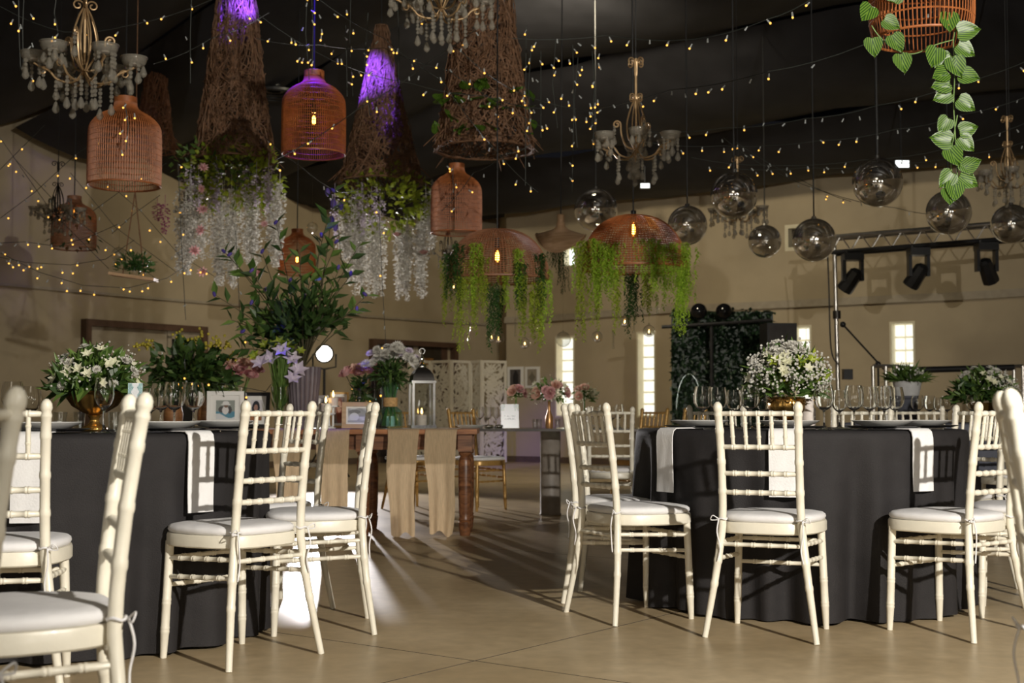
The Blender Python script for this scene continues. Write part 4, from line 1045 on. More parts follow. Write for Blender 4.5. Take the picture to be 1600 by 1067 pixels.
# ------------------------------------------------------------------ glass table
GX0, GX1, GY0, GY1, GZ = -.34, 1.45, 10.75, 11.75, .73
t = thing('glass_table', 'glass-topped table on thick grey concrete columns', 'table', ((GX0+GX1)/2, (GY0+GY1)/2, 0))
ob('glass_top', MB().box((0, 0, GZ-.006), (GX1-GX0, GY1-GY0, .012)).mesh('glass_top', M['tabletopglass'], 0), t)
ob('edge_band', MB().box((0, -(GY1-GY0)/2-.002, GZ-.010), (GX1-GX0, .004, .02)).mesh('edge_band', M['darkmetal'], 0), t)
for x in (.325, 1.1): ob('column', MB().lathe([(0, 0), (.09, 0), (.092, .01), (.086, .02), (.086, GZ-.03), (.1, GZ-.013), (0, GZ-.012)], 28).mesh('column', M['concretecol'], 40), t, (x-(GX0+GX1)/2, 0, 0))
def bouquet(px, py, Y, rad, nfl, label, seed, vprof, vmat, vz=GZ+.001, fl=(FRP, FRK)):
    r = random.Random(seed); t = thing('flower_vase', label, 'flowers', (at(px, 640, Y).x, Y, vz), 0, 'flowers on the tables')
    ob('vase', MB().lathe(vprof, 24).mesh('vase', vmat, 60), t); zc = at(px, py, Y).z-vz; c = V((0, 0, zc))
    ob('foliage', foliage(c, rad, rad*.85, int(900*rad), .06, .028, r, -.6, .3).mesh('foliage', M['leafmid'], 0), t, kind='stuff')
    ob('filler_blossoms', sprigs(c, rad*1.1, rad*.85, int(160*rad)+8, .006, r, -.5, 8, .02).mesh('filler_blossoms', M['petalcream'], 0), t, kind='stuff')
    st = MB().tube([(0, 0, .05), c], .008, 5); ob('stems', st.mesh('stems', M['stem']), t)
    place_flowers(t, c, rad, rad*.85, [(fl[k % len(fl)], 1, .062, -.1, .95) for k in range(nfl)], r)
bouquet(858, 615, 11.1, .155, 15, 'peach and cream rose bouquet in a copper bottle on the glass table', 31, [(0, 0), (.028, 0), (.032, .02), (.032, .09), (.014, .14), (.012, .22), (.015, .225), (0, .22)], M['copper'], fl=(FRP, FRK, FLW))
bouquet(806, 615, 11.35, .065, 4, 'small pink rose posy behind the lettered menu card', 32, [(0, 0), (.03, 0), (.034, .02), (.03, .1), (.02, .12), (0, .12)], M['glass'])
bouquet(913, 618, 11.3, .10, 7, 'cream flower posy beside the peach rose bouquet', 33, [(0, 0), (.03, 0), (.036, .03), (.03, .1), (.03, .13), (0, .13)], M['glass'], fl=(FLW, FRP))
gT = 'glassware on the glass table'
for px, Y in ((750, 11.2), (763, 11.45), (775, 11.7)): put('wine_glass', WG[1], px, Y, GZ+.001, 'wine glass on the glass table beside the wooden table end', 'wine glass', gT)
for px, Y, s in ((930, 11.0, 1), (943, 11.2, 0), (957, 11.05, 1), (968, 11.3, 2)): put('wine_glass', WG[s], px, Y, GZ+.001, 'wine glass on the glass table behind the ivory pair of chairs', 'wine glass', gT)
for px, Y in ((836, 11.0), (842, 11.25), (871, 11.05)): put('tumbler', SHOT, px, Y, GZ+.001, 'clear votive glass beside the copper bottle', 'glass', gT)
for px, Y, lab in ((735, 11.05, 'pale plate on the glass table beside the wooden table end'), (905, 10.92, 'pale plate on the glass table behind the ivory pair of chairs')):
    put('plate', PLATE, px, Y, GZ+.001, lab, 'plate', gT)
for px in (764, 780): put('silver_pebble_dish', MB().lathe([(0, 0), (.03, 0), (.038, .02), (.035, .026), (.03, .03), (0, .032)], 20, flute=.08, nf=7).mesh('silver_pebble_dish', M['chrome'], 60), px, 10.95, GZ+.001, 'crumpled silver dish beside the lettered card', 'dish', gT)
# zinc bucket on a pedestal
t = thing('pedestal', 'slim dark pedestal under the zinc bucket', 'pedestal', (at(1418, 640, 11).x, 11.0, 0))
ob('column', MB().lathe([(0, 0), (.13, 0), (.13, .03), (.085, .05), (.08, .5), (.085, .97), (.1, .985), (.1, 1.0), (0, 1.0)], 28).mesh('column', M['grey_cloth'], 40), t)
r = random.Random(41)
t = thing('potted_plant', 'zinc bucket of grassy leaves and small white flowers on the slim pedestal', 'plant', (at(1418, 640, 11).x, 11.0, 1.0))
ob('pot', MB().lathe([(0, 0), (.09, 0), (.095, .005), (.118, .115), (.122, .12), (.112, .118), (0, .1)], 28).mesh('pot', M['pot'], 40), t)
ob('foliage', foliage((0, 0, .13), .18, .10, 330, .12, .022, r, -.1, .2).mesh('foliage', M['leafmid'], 0), t, kind='stuff')
ob('small_flowers', sprigs((0, 0, .14), .15, .09, 14, .012, r, .1, 4, .015).mesh('small_flowers', M['petalwhite'], 0), t, kind='stuff')
# ------------------------------------------------------------------ against the back wall
t = thing('folding_screen', 'white folding screen of panels cut in leafy openwork', 'screen', (0, 0, 0))
edges = [(606, 22.3), (640, 21.9), (672, 22.35), (705, 22.0), (735, 22.4), (752, 22.1), (791, 22.35)]
r = random.Random(51); zt = at(700, 563, 22.2).z
for (a, b) in zip(edges, edges[1:]):
    p0 = at(a[0], 640, a[1]); p1 = at(b[0], 640, b[1]); p0.z = p1.z = 0; d = p1-p0; w = d.length; ang = atan2(d.y, d.x)
    pa = ob('panel_frame', None, t)
    mb = MB(); e = .045; h = zt-.03
    mb.box((e/2, 0, .03+h/2), (e, .03, h)); mb.box((w-e/2, 0, .03+h/2), (e, .03, h)); mb.box((w/2, 0, .03+e/2), (w-2*e, .03, e)); mb.box((w/2, 0, zt-e/2), (w-2*e, .03, e))
    bpy.data.objects.remove(pa); pa = ob('panel_frame', mb.mesh('panel_frame', M['screen'], 0), t, p0, ang)
    mb = MB(); iw = w-2*e
    if iw > .1:
        nn = int(520*iw/.35)
        for k in range(nn):
            L = r.uniform(.09, .17); x = e+r.uniform(0, iw); z = .1+r.uniform(0, zt-.2); an = r.choice((.6, 2.4, -.5, 1.1))+r.gauss(0, .25)
            dx, dz = cos(an)*L, sin(an)*L
            if e*.6 < x+dx < w-e*.6 and .06 < z+dz < zt-.03: mb.leaf((x, r.uniform(-.006, .006), z), (dx, 0, dz), (0, 1, 0), L, .034, .05, 0)
        ob('openwork', mb.mesh('openwork', M['screen'], 0), pa, kind='stuff')
def wallpic(px0, px1, py0, py1, fn, label):
    c = (px0+px1)/2; p, tn, n, a = wall_frame(c, CR); Yp = p.y; z0 = at(c, py1, Yp).z; h = (py1-py0)/PM(Yp); w = (px1-px0)/PM(Yp)/max(.5, abs(cos(a)))
    t = thing('wall_picture', label, 'picture', (p.x+n.x*.03, p.y+n.y*.03, z0), a, 'framed pictures on the plaster wall')
    ob('frame', MB().box((0, .01, h/2), (w, .03, h)).mesh('frame', M['whiteframe'], 0), t)
    print_obj('print', w*.66, h*.78, 14, 18, fn, t, (0, -.0065, h*.11))
wallpic(794, 819, 573, 612, lambda u, v: (.03, .028, .03) if (u-.55)**2*6+(v-.5)**2*2 < .4 else (.10, .09, .085), 'white-framed dark print on the wall beside the folding screen')
wallpic(822, 844, 573, 606, lambda u, v: (.32, .28, .22) if abs(u-.5)+abs(v-.5) > .35 else (.18, .16, .12), 'white-framed pale print on the wall beside the glass-block window')
# hedge backdrop with stand and two black spheres
Yh = 17.2; x0 = at(1050, 600, Yh).x; x1 = at(1208, 600, Yh).x; zh = at(1100, 487, Yh).z; r = random.Random(61)
t = thing('hedge_backdrop', 'dark artificial hedge panel standing before the plaster wall', 'hedge', (x0, Yh, 0), -.05)
ob('panel', MB().box(((x1-x0)/2, .05, zh/2), (x1-x0, .06, zh)).mesh('panel', M['hedge'], 0), t)
mb = MB()
for k in range(3600):
    x = r.uniform(0, x1-x0); z = r.uniform(0.02, zh+.02); mb.leaf((x, .02-r.uniform(0, .04), z), (r.gauss(0, .6), -.6, r.gauss(-.3, .5)), (0, 0, 1), .085, .05, .3, .2)
ob('hedge_leaves', mb.mesh('hedge_leaves', M['hedge'], 0), t, kind='stuff')
a = at(1034, 511, Yh-.35); b = at(1205, 500, Yh-.35)
t = thing('backdrop_stand', 'black pipe stand crossing the hedge panel', 'stand', (a.x, a.y, 0))
ob('crossbar', MB().tube([(0, 0, a.z), (b.x-a.x, 0, b.z)], .022, 8).mesh('crossbar', M['black']), t)
for px in (1112, 1196): x = at(px, 500, Yh-.35).x-a.x; ob('upright', MB().tube([(x, .03, 0), (x, .03, a.z+.05)], .025, 8).mesh('upright', M['black']), t)
for px in (1092, 1131):
    p = at(px, 487, Yh-.35); q = thing('black_sphere', 'glossy black sphere perched on the pipe stand above the hedge', 'ball', (p.x, p.y, p.z-.105), 0, 'pair of black spheres')
    ob('ball', MB().ball((0, 0, .108), .106, 24, 16).mesh('ball', M['blackgloss'], 180), q)
    ob('clamp', MB().tube([(0, 0, -.08), (0, 0, .01)], .012, 8).mesh('clamp', M['black']), q)
Ys = 15.8; p = at(1216, 540, Ys); w = 47/PM(Ys)
t = thing('loudspeaker', 'black loudspeaker box on a pole before the hedge panel', 'speaker', (p.x, Ys, 0), .1)
zt = at(1216, 506, Ys).z
ob('cabinet', MB().box((0, 0, zt-.33), (w, .32, .66)).mesh('cabinet', M['black'], 0), t)
ob('grille', MB().box((0, -.165, zt-.33), (w-.04, .01, .6)).mesh('grille', M['darkmetal'], 0), t)
ob('pole', MB().tube([(0, 0, .02), (0, 0, zt-.66)], .02, 10).mesh('pole', M['black']), t)
for k in range(3): q = k*2.094; ob('leg', MB().tube([(0, 0, .4), (cos(q)*.4, sin(q)*.4, .015)], .012, 6).mesh('leg', M['black']), t)
Yc = 15.6; p = at(1079, 640, Yc); zt = at(1079, 584, Yc).z
t = thing('wire_chair', 'thin wire chair with an oval back before the hedge panel', 'chair', (p.x, Yc, 0))
ov = lambda k: [(cos(i*2*pi/36)*.15*k, .12, .9+sin(i*2*pi/36)*(zt-.9)*k) for i in range(36)]
ob('back_hoop', MB().tube(ov(1), .006, 6, True).tube(ov(.6), .004, 5, True).mesh('back_hoop', M['bluegl']), t)
mb = MB()
for k in range(-3, 4): mb.tube([(k*.035, .12, .5), (k*.028, .12, 1.2)], .004, 4)
ob('back_wires', mb.mesh('back_wires', M['bluegl']), t)
ob('seat', MB().lathe([(0, .44), (.19, .44), (.2, .45), (.19, .46), (0, .46)], 28).mesh('seat', M['steel'], 40), t)
for sx in (-1, 1):
    for sy in (-1, 1): ob('leg', MB().tube([(sx*.13, sy*.12, .45), (sx*.17, sy*.16, .005)], .009, 6).mesh('leg', M['steel']), t)
# lighting truss with moving heads
Yt = 16.6; A = at(1300, 396, Yt); B = at(1660, 368, 15.7)
t = thing('lighting_truss', 'silver box truss on a pole carrying three moving heads', 'truss', (A.x, A.y, 0))
d = B-A; s = .26; dn = V((d.x, d.y, 0)).normalized(); sd = V((-dn.y, dn.x, 0)); ch = []
O = V((A.x, A.y, 0))
for (q, zz) in ((-.5, 0), (.5, 0), (-.5, 1), (.5, 1)):
    a0 = A-O+sd*q*s+V((0, 0, zz*s*.75)); b0 = B-O+sd*q*s+V((0, 0, zz*s*.75)); ch.append((a0, b0)); ob('chord', MB().tube([a0, b0], .024 if zz else .026, 8).mesh('chord', M['steel'] if zz else M['black']), t)
for k in range(11):
    f0 = k/11; f1 = (k+.5)/11; f2 = (k+1)/11
    lo, hi = ch[0], ch[2]; P = lambda c, f: c[0]+(c[1]-c[0])*f
    ob('brace', MB().tube([P(lo, f0), P(hi, f1)], .009, 5).mesh('brace', M['steel']), t); ob('brace', MB().tube([P(hi, f1), P(lo, f2)], .009, 5).mesh('brace', M['steel']), t)
ob('tower_pole', MB().tube([(0.07, 0, 0), (0.03, 0, A.z+.12)], .028, 12).mesh('tower_pole', M['steel']), t)
ob('base_plate', MB().box((.07, 0, .012), (.5, .5, .02)).mesh('base_plate', M['darkmetal'], 0), t)
ob('collar', MB().lathe([(.028, 0), (.05, 0), (.05, .1), (.028, .1)], 14, (.05, 0, at(1306, 498, Yt).z)).mesh('collar', M['darkmetal']), t)
ob('junction_box', MB().box((.16, -.05, at(1320, 585, Yt).z), (.11, .12, .13)).mesh('junction_box', M['black'], 0), t)
mb = MB(); mb.tube(catmull([P(ch[0], .0)+V((-.05, -.03, .02)), (-.06, -.06, A.z-.4), (-.04, -.05, A.z-1.2), (.05, -.05, at(1320, 570, Yt).z)], 6), .01, 5); ob('cable', mb.mesh('cable', M['cord']), t)
for px, py, tilt in ((1335, 400, .55), (1440, 396, .5), (1545, 392, -.5)):
    f = (px-1300)/(1660-1300); p = O+ch[0][0]+(ch[0][1]-ch[0][0])*f
    h = thing('moving_head_light', 'black moving-head stage light hanging under the truss, %s' % ('head turned the other way from its neighbours' if px == 1545 else 'next to the tower pole' if px == 1335 else 'in the middle of three'), 'stage light', (p.x, p.y, p.z-.03), 0, 'moving heads on the truss')
    ob('base', MB().box((0, 0, -.05), (.24, .2, .09)).mesh('base', M['black'], 0), h)
    ob('clamp', MB().tube([(-.07, 0, 0), (-.07, 0, .03)], .02, 8).tube([(.07, 0, 0), (.07, 0, .03)], .02, 8).mesh('clamp', M['black']), h)
    for s_ in (-1, 1): ob('yoke_arm', MB().box((s_*.11, 0, -.22), (.04, .10, .26)).mesh('yoke_arm', M['black'], 0), h)
    hd = ob('head', MB().tube([(0, 0, .12), (0, 0, .09), (0, 0, -.02), (0, 0, -.16), (0, 0, -.19)], [.05, .085, .095, .105, .10], 8).mesh('head', M['black'], 30), h, (0, 0, -.31), (radians(25), tilt, 0))
    ob('lens', MB().lathe([(0, -.196), (.08, -.194), (.085, -.19)], 16).mesh('lens', M['blackgloss']), hd)
# microphone boom, railing, floodlights
Ym = 15.2; a = at(1317, 507, Ym); b = at(1372, 569, Ym); c = at(1384, 580, Ym)
t = thing('microphone_stand', 'black boom microphone stand reaching up beside the truss pole', 'stand', (b.x, b.y, 0)); o = V((b.x, b.y, 0))
ob('boom', MB().tube([a-o, c-o], .011, 8).mesh('boom', M['black']), t); ob('microphone', MB().ball(a-o, .035, 12, 8).mesh('microphone', M['black'], 180), t)
ob('clutch', MB().ball(b-o, .035, 12, 8).mesh('clutch', M['black'], 180), t); ob('upright', MB().tube([(0, 0, .02), b-o], .012, 8).mesh('upright', M['black']), t)
for k in range(3): q = k*2.094; ob('leg', MB().tube([(0, 0, .15), (cos(q)*.3, sin(q)*.3, .012)], .01, 6).mesh('leg', M['black']), t)
Yr = 14.6; p0 = at(1364, 575, Yr)
t = thing('stage_railing', 'steel stage railing with a black padded top bar', 'railing', (p0.x, Yr, 0)); o = V((p0.x, Yr, 0))
for px in (1364, 1384, 1401, 1584, 1598): q = at(px, 572, Yr); ob('post', MB().tube([(q.x-o.x, 0, 0), (q.x-o.x, 0, q.z)], .022, 10).mesh('post', M['steel']), t)
ob('top_bar', MB().tube([at(1434, 578, Yr)-o, at(1584, 574, Yr)-o], .035, 10).mesh('top_bar', M['black']), t)
for u, v in ((1364, 1401), (1584, 1598), (1401, 1440)): ob('rail', MB().tube([at(u, 572, Yr)-o, at(v, 572 if v != 1440 else 577, Yr)-o], .02, 8).mesh('rail', M['steel']), t)
for px, py, Yf, w, lab in ((1410, 256, 16.6, .17, 'small lit floodlight up at the drape edge above a mirrored ball'), (1008, 290, 19.5, .13, 'dim little floodlight hanging under the drapes beside the chandelier')):
    p = at(px, py, Yf); t = thing('floodlight', lab, 'lamp', p); ob('housing', MB().box((0, .04, 0), (w+.02, .06, w*.62)).mesh('housing', M['black'], 0), t)
    ob('lens', MB().box((0, .004, 0), (w, .01, w*.5)).mesh('lens', M['skypane'], 0), t)
    ob('bracket', MB().tube([(0, .06, 0), (0, .06, ceilH(V((p.x, p.y)))-p.z-.1)], .012, 6).mesh('bracket', M['black']), t)
# ------------------------------------------------------------------ hanging things
def cz(p): return ceilH(V((p.x, p.y)))-.12
def cordpart(t, p, z0, r=.006, mat='cord'):
    o = ob('cord', MB().tube([(0, 0, z0), (0, 0, max(z0+.3, cz(p)-p.z))], r, 6).mesh('cord', M[mat]), t); return o
def bulbpart(t, z, lit=True, s=1.0):
    ob('lamp_holder', MB().tube([(0, 0, z+.05*s), (0, 0, z+.11*s)], .017*s, 10).mesh('lamp_holder', M['black']), t)
    b = ob('bulb', MB().lathe([(0, z-.06*s), (.022*s, z-.05*s), (.034*s, z-.025*s), (.034*s, z), (.022*s, z+.03*s), (.015*s, z+.05*s)], 16).mesh('bulb', M['bulbglass'], 80), t)
    ob('filament', MB().lathe([(0, z-.035*s), (.011*s, z-.025*s), (.012*s, z+.01*s), (.004*s, z+.03*s), (0, z+.032*s)], 10).mesh('filament', M['bulb'], 80), b)
def basket(prof, ncane, nhoop, rc, rh):
    P = catmull([(a, 0, b) for a, b in prof], 4); can = MB(); hoo = MB()
    for k in range(ncane):
        a = 2*pi*k/ncane; can.tube([(p.x*cos(a), p.x*sin(a), p.z) for p in P], rc, 3, cap=False)
    zs = [P[0].z+(P[-1].z-P[0].z)*i/(nhoop-1) for i in range(nhoop)]
    for z in zs:
        for a, b in zip(P, P[1:]):
            lo, hi = sorted((a.z, b.z))
            if lo-1e-6 <= z <= hi+1e-6 and hi > lo:
                R = a.x+(b.x-a.x)*(z-a.z)/(b.z-a.z); hoo.tube([(cos(i*2*pi/40)*R, sin(i*2*pi/40)*R, z) for i in range(40)], rh, 4, True); break
    return can, hoo
BOT = [(.5, 0), (.505, .12), (.505, .35), (.50, .72), (.47, .86), (.36, .98), (.22, 1.06), (.165, 1.12), (.15, 1.22), (.145, 1.26)]
def basket_lamp(px, py_bot, Y, width, hscale, mat, label, lit, bulb_py=None, nc=92, weave=.0035):
    p = at(px, py_bot, Y); t = thing('basket_pendant', label, 'pendant lamp', p, rng.uniform(0, 6), 'woven basket pendants')
    pr = [(a*width, b*width*hscale) for a, b in BOT]
    can, hoo = basket(pr, nc, 16, width*.0078, width*.006)
    ob('canes', can.mesh('canes', M[mat], 80), t, kind='stuff'); ob('hoops', hoo.mesh('hoops', M[mat], 80), t, kind='stuff')
    top = pr[-1][1]
    ob('neck_cap', MB().lathe([(pr[-1][0]*1.12, top-.04), (pr[-1][0]*1.12, top), (0, top+.01)], 20).mesh('neck_cap', M[mat], 50), t)
    ob('rim', MB().tube([(cos(i*2*pi/48)*pr[0][0], sin(i*2*pi/48)*pr[0][0], 0) for i in range(48)], width*.014, 6, True).mesh('rim', M[mat]), t)
    cordpart(t, p, top)
    if lit:
        zb = at(px, bulb_py, Y).z-p.z; ob('inner_cord', MB().tube([(0, 0, zb+.1), (0, 0, top)], .005, 6).mesh('inner_cord', M['cord']), t); bulbpart(t, zb)
    return t
basket_lamp(194, 290, 9.3, .50, 1.0, 'rattan', 'big orange rattan bottle pendant hanging unlit near the left-wall chandelier', False)
basket_lamp(490, 241, 9.5, .455, 1.06, 'rattan', 'rattan bottle pendant glowing violet on top with a lit bulb', True, 187)
basket_lamp(713, 364, 11.4, .435, 1.1, 'rattan', 'rattan bottle pendant hanging unlit between flower cone and fern dome', False)
basket_lamp(464, 428, 14.5, .40, .98, 'rattan', 'small rattan pendant with lit bulb behind the leafy branches', True, 405)
t7 = basket_lamp(115, 388, 13.2, .43, .97, 'rattan_dark', 'dark rattan cage with lit bulb and trailing leaves by the plaster wall', True, 333)
r = random.Random(70)
for k in range(26):
    a = r.uniform(0, 6.28); z = r.choice((.02, .05, .3, .35, .1)); ob('leaf', LFD, t7, (cos(a)*.23, sin(a)*.23, z+r.uniform(-.03, .03)), V((cos(a), sin(a), -.6+r.gauss(0, .4))).to_track_quat('Y', 'Z'), .08)
# basket with variegated vine
Y = 5.7; p = at(1440, 50, Y); wd = 160/PM(Y)
t = thing('basket_pendant', 'rattan drum pendant trailing a variegated green vine', 'pendant lamp', p, 0, 'woven basket pendants')
can, hoo = basket([(.46*wd, -.03), (.5*wd, .05), (.5*wd, .20), (.48*wd, .30), (.3*wd, .38), (.12*wd, .42)], 74, 7, .0032, .004)
ob('canes', can.mesh('canes', M['rattan'], 80), t, kind='stuff'); ob('hoops', hoo.mesh('hoops', M['rattan'], 80), t, kind='stuff'); cordpart(t, p, .42)
ob('rim', MB().tube([(cos(i*2*pi/48)*.47*wd, sin(i*2*pi/48)*.47*wd, -.03) for i in range(48)], .006, 6, True).mesh('rim', M['rattan']), t)
def heart_leaf():
    mb = MB(); n = 9; vs = []; fs = []
    prof = [(0, 0), (.30, -.06), (.47, .10), (.49, .30), (.42, .50), (.30, .70), (.16, .87), (.05, .97), (0, 1.04)]
    for (w, y) in prof:
        vs += [(-w, y, .10*w), (-w*.5, y, .02), (0, y+.02, -.04-.12*y*y), (w*.5, y, .02), (w, y, .10*w)]
    for i in range(len(prof)-1):
        for j in range(4): fs.append((i*5+j, i*5+j+1, (i+1)*5+j+1, (i+1)*5+j))
    mb.add(vs, fs); return mb.mesh('leaf', M['variegated'], 80)
HL = heart_leaf(); o = p
vp = [[(1362, 40), (1375, 58), (1400, 78), (1428, 84), (1462, 70), (1490, 62)], [(1500, 30), (1490, 60), (1492, 110), (1490, 160), (1492, 200), (1494, 240), (1497, 290)], [(1496, 180), (1490, 215), (1486, 250), (1488, 280)]]
for v in vp:
    pts = [at(a, b, Y-.18)-o for a, b in v]; ob('vine', MB().tube(catmull(pts, 5), .003, 5).mesh('vine', M['stem']), t)
lv = [(1362, 10, -2.2), (1395, 2, 1.2), (1382, 30, -.6), (1363, 60, -1.5), (1394, 55, -1.1), (1408, 85, -1.45), (1464, 75, -1.9), (1482, 20, -1.6), (1497, 50, .1), (1497, 70, -.6), (1486, 88, -2.4), (1480, 112, -2.7), (1500, 115, -.35), (1484, 130, -2.9), (1486, 145, -2.75), (1498, 155, -.6), (1482, 185, -2.2), (1500, 205, .25), (1500, 215, -.8), (1486, 220, -3.3), (1484, 232, -1.2), (1503, 250, -1.0), (1488, 270, -2.3), (1500, 275, -.5), (1492, 285, -1.7), (1505, 262, .4), (1482, 295, -1.6), (1488, 90, -1.2)]
for (a, b, an) in lv:
    q = at(a, b, Y-.2)-o; d = V((cos(an), r.uniform(-.35, .1), sin(an)))
    m = Matrix((d.normalized().cross(V((0, -1, 0))).normalized(), d.normalized(), d.normalized().cross(V((0, -1, 0))).normalized().cross(d.normalized()))).transposed()
    ob('leaf', HL, t, q, m.to_quaternion(), r.uniform(.072, .095))
# fern domes
def fern_spray(L, mat, seed, n=8):
    r = random.Random(seed); mb = MB()
    for s in range(n):
        x, y = r.gauss(0, .024), r.gauss(0, .024); l = L*r.uniform(.6, 1); sw = r.uniform(-.05, .05)
        m = int(l/.0085)
        for i in range(m):
            f = i/m; c = V((x+sw*f, y+sw*f*.5, -l*f)); a = r.uniform(0, 6.28)
            mb.leaf(c, (cos(a)*.8, sin(a)*.8, -.55), (0, 0, 1), .036*(1.15-.5*f), .013, .2, .1)
    return mb.mesh('fern_spray', mat, 0)
FERN = {k: [fern_spray(L, M[k], i) for i, L in enumerate((.30, .42, .56, .70))] for k in ('fern', 'ferndark', 'fernlime')}
def dome(px, py_rim, Y, width, h, mat, label, bpy_, sprays):
    p = at(px, py_rim, Y); t = thing('fern_pendant', label, 'pendant lamp', p, 0, 'fern-hung dome pendants')
    R = width/2; pr = [(R, 0)]+[(R*cos(k*pi/16)**.8, h*sin(k*pi/16)) for k in range(1, 8)]+[(.02, h)]
    can, hoo = basket(pr, 96, 24, .0034, .0034)
    ob('canes', can.mesh('canes', M[mat], 80), t, kind='stuff'); ob('hoops', hoo.mesh('hoops', M[mat], 80), t, kind='stuff')
    ob('rim', MB().tube([(cos(i*2*pi/56)*R, sin(i*2*pi/56)*R, 0) for i in range(56)], .009, 6, True).mesh('rim', M[mat]), t)
    cordpart(t, p, h-.01); zb = at(px, bpy_, Y).z-p.z
    ob('inner_cord', MB().tube([(0, -.02, zb+.1), (0, 0, h)], .005, 6).mesh('inner_cord', M['cord']), t); bulbpart(t, zb, s=1.25)
    for (sx, sy, dep, kind, k, sc) in sprays:
        q = at(sx, sy, Y+dep)-p; ob('fern_spray', FERN[kind][k], t, q, rng.uniform(0, 6), (sc, sc, sc*.9))
gap = lambda a, b, n: [a+(b-a)*i/(n-1) for i in range(n)]
dome(777, 437, 9.9, .78, .38, 'rattan_dark', 'dark woven dome pendant hung with mixed green ferns and a lit bulb', 400,
     [(703, 395, -.2, 'ferndark', 1, 1), (712, 380, -.3, 'ferndark', 2, 1), (700, 405, -.1, 'fernlime', 2, 1), (718, 430, -.3, 'fernlime', 3, .9), (745, 378, -.38, 'fern', 2, 1), (752, 400, -.38, 'fernlime', 2, .95), (738, 430, -.3, 'fernlime', 2, .9), (770, 440, -.1, 'ferndark', 2, 1.05), (776, 450, .2, 'ferndark', 1, 1.1), (806, 388, -.38, 'fern', 2, .95), (814, 410, -.38, 'ferndark', 1, 1), (820, 430, -.36, 'fernlime', 2, 1), (838, 440, -.25, 'fernlime', 2, 1.05), (848, 395, -.25, 'ferndark', 2, 1), (852, 420, -.1, 'fern', 2, 1.1), (788, 425, .3, 'fern', 1, .9), (830, 455, -.1, 'fernlime', 2, .8), (725, 405, .2, 'fern', 1, 1)])
dome(990, 420, 9.8, .78, .40, 'rattan', 'orange woven dome pendant hung with bright green ferns and a lit bulb', 358,
     [(912, 375, -.2, 'fernlime', 3, 1.2), (905, 385, -.1, 'fern', 1, 1), (925, 372, -.3, 'fern', 2, 1), (938, 378, -.34, 'fern', 2, .95), (948, 385, -.36, 'fern', 1, 1.1), (930, 420, -.2, 'fernlime', 2, .9), (962, 378, -.38, 'fern', 1, 1), (966, 420, -.3, 'fernlime', 2, .95), (985, 425, .1, 'ferndark', 2, 1), (992, 430, .0, 'ferndark', 1, 1), (1004, 372, -.38, 'fern', 1, .9), (1018, 372, -.38, 'fern', 2, 1), (1030, 380, -.36, 'fern', 1, 1), (1042, 382, -.32, 'fern', 2, .95), (1054, 378, -.28, 'fern', 1, 1.1), (1066, 378, -.2, 'fern', 2, 1.1), (1068, 395, -.15, 'fern', 3, .95), (1074, 385, -.05, 'fern', 1, 1.2), (1060, 420, .1, 'fern', 2, 1), (1010, 425, -.2, 'fernlime', 1, .9)])
# wavy wooden hat lamp with a hanging fern
p = at(876, 378, 13.0); t = thing('wooden_hat_pendant', 'wavy brimmed wooden hat pendant with a small hanging fern', 'pendant lamp', p, (.22, 0, 0))
vs = []; fs = []; n = 48; rows = [(.245, 0), (.19, .045), (.13, .085), (.08, .115), (.045, .15), (.036, .2), (.034, .27), (.0, .275)]
for i, (R, z) in enumerate(rows):
    for k in range(n):
        a = 2*pi*k/n; vs.append((R*cos(a), R*sin(a), z+.075*cos(2*a+.5)*(R/.245)**2))
for i in range(len(rows)-1):
    for k in range(n): k2 = (k+1) % n; fs.append((i*n+k, i*n+k2, (i+1)*n+k2, (i+1)*n+k))
mb = MB(); mb.add(vs, fs); ob('shade', mb.mesh('shade', M['hatwood'], 80), t)
ob('brim_edge', MB().tube([(.245*cos(a), .245*sin(a),   .075*cos(2*a+.5)) for a in [2*pi*k/n for k in range(n)]], .009, 6, True).mesh('brim_edge', M['hatwood']), t); cordpart(t, p, .27)
for dx, k in ((-.03, 2), (.02, 3), (-.09, 1)): ob('fern_spray', FERN['ferndark'][k], t, (dx, 0, .04), 0, .8)
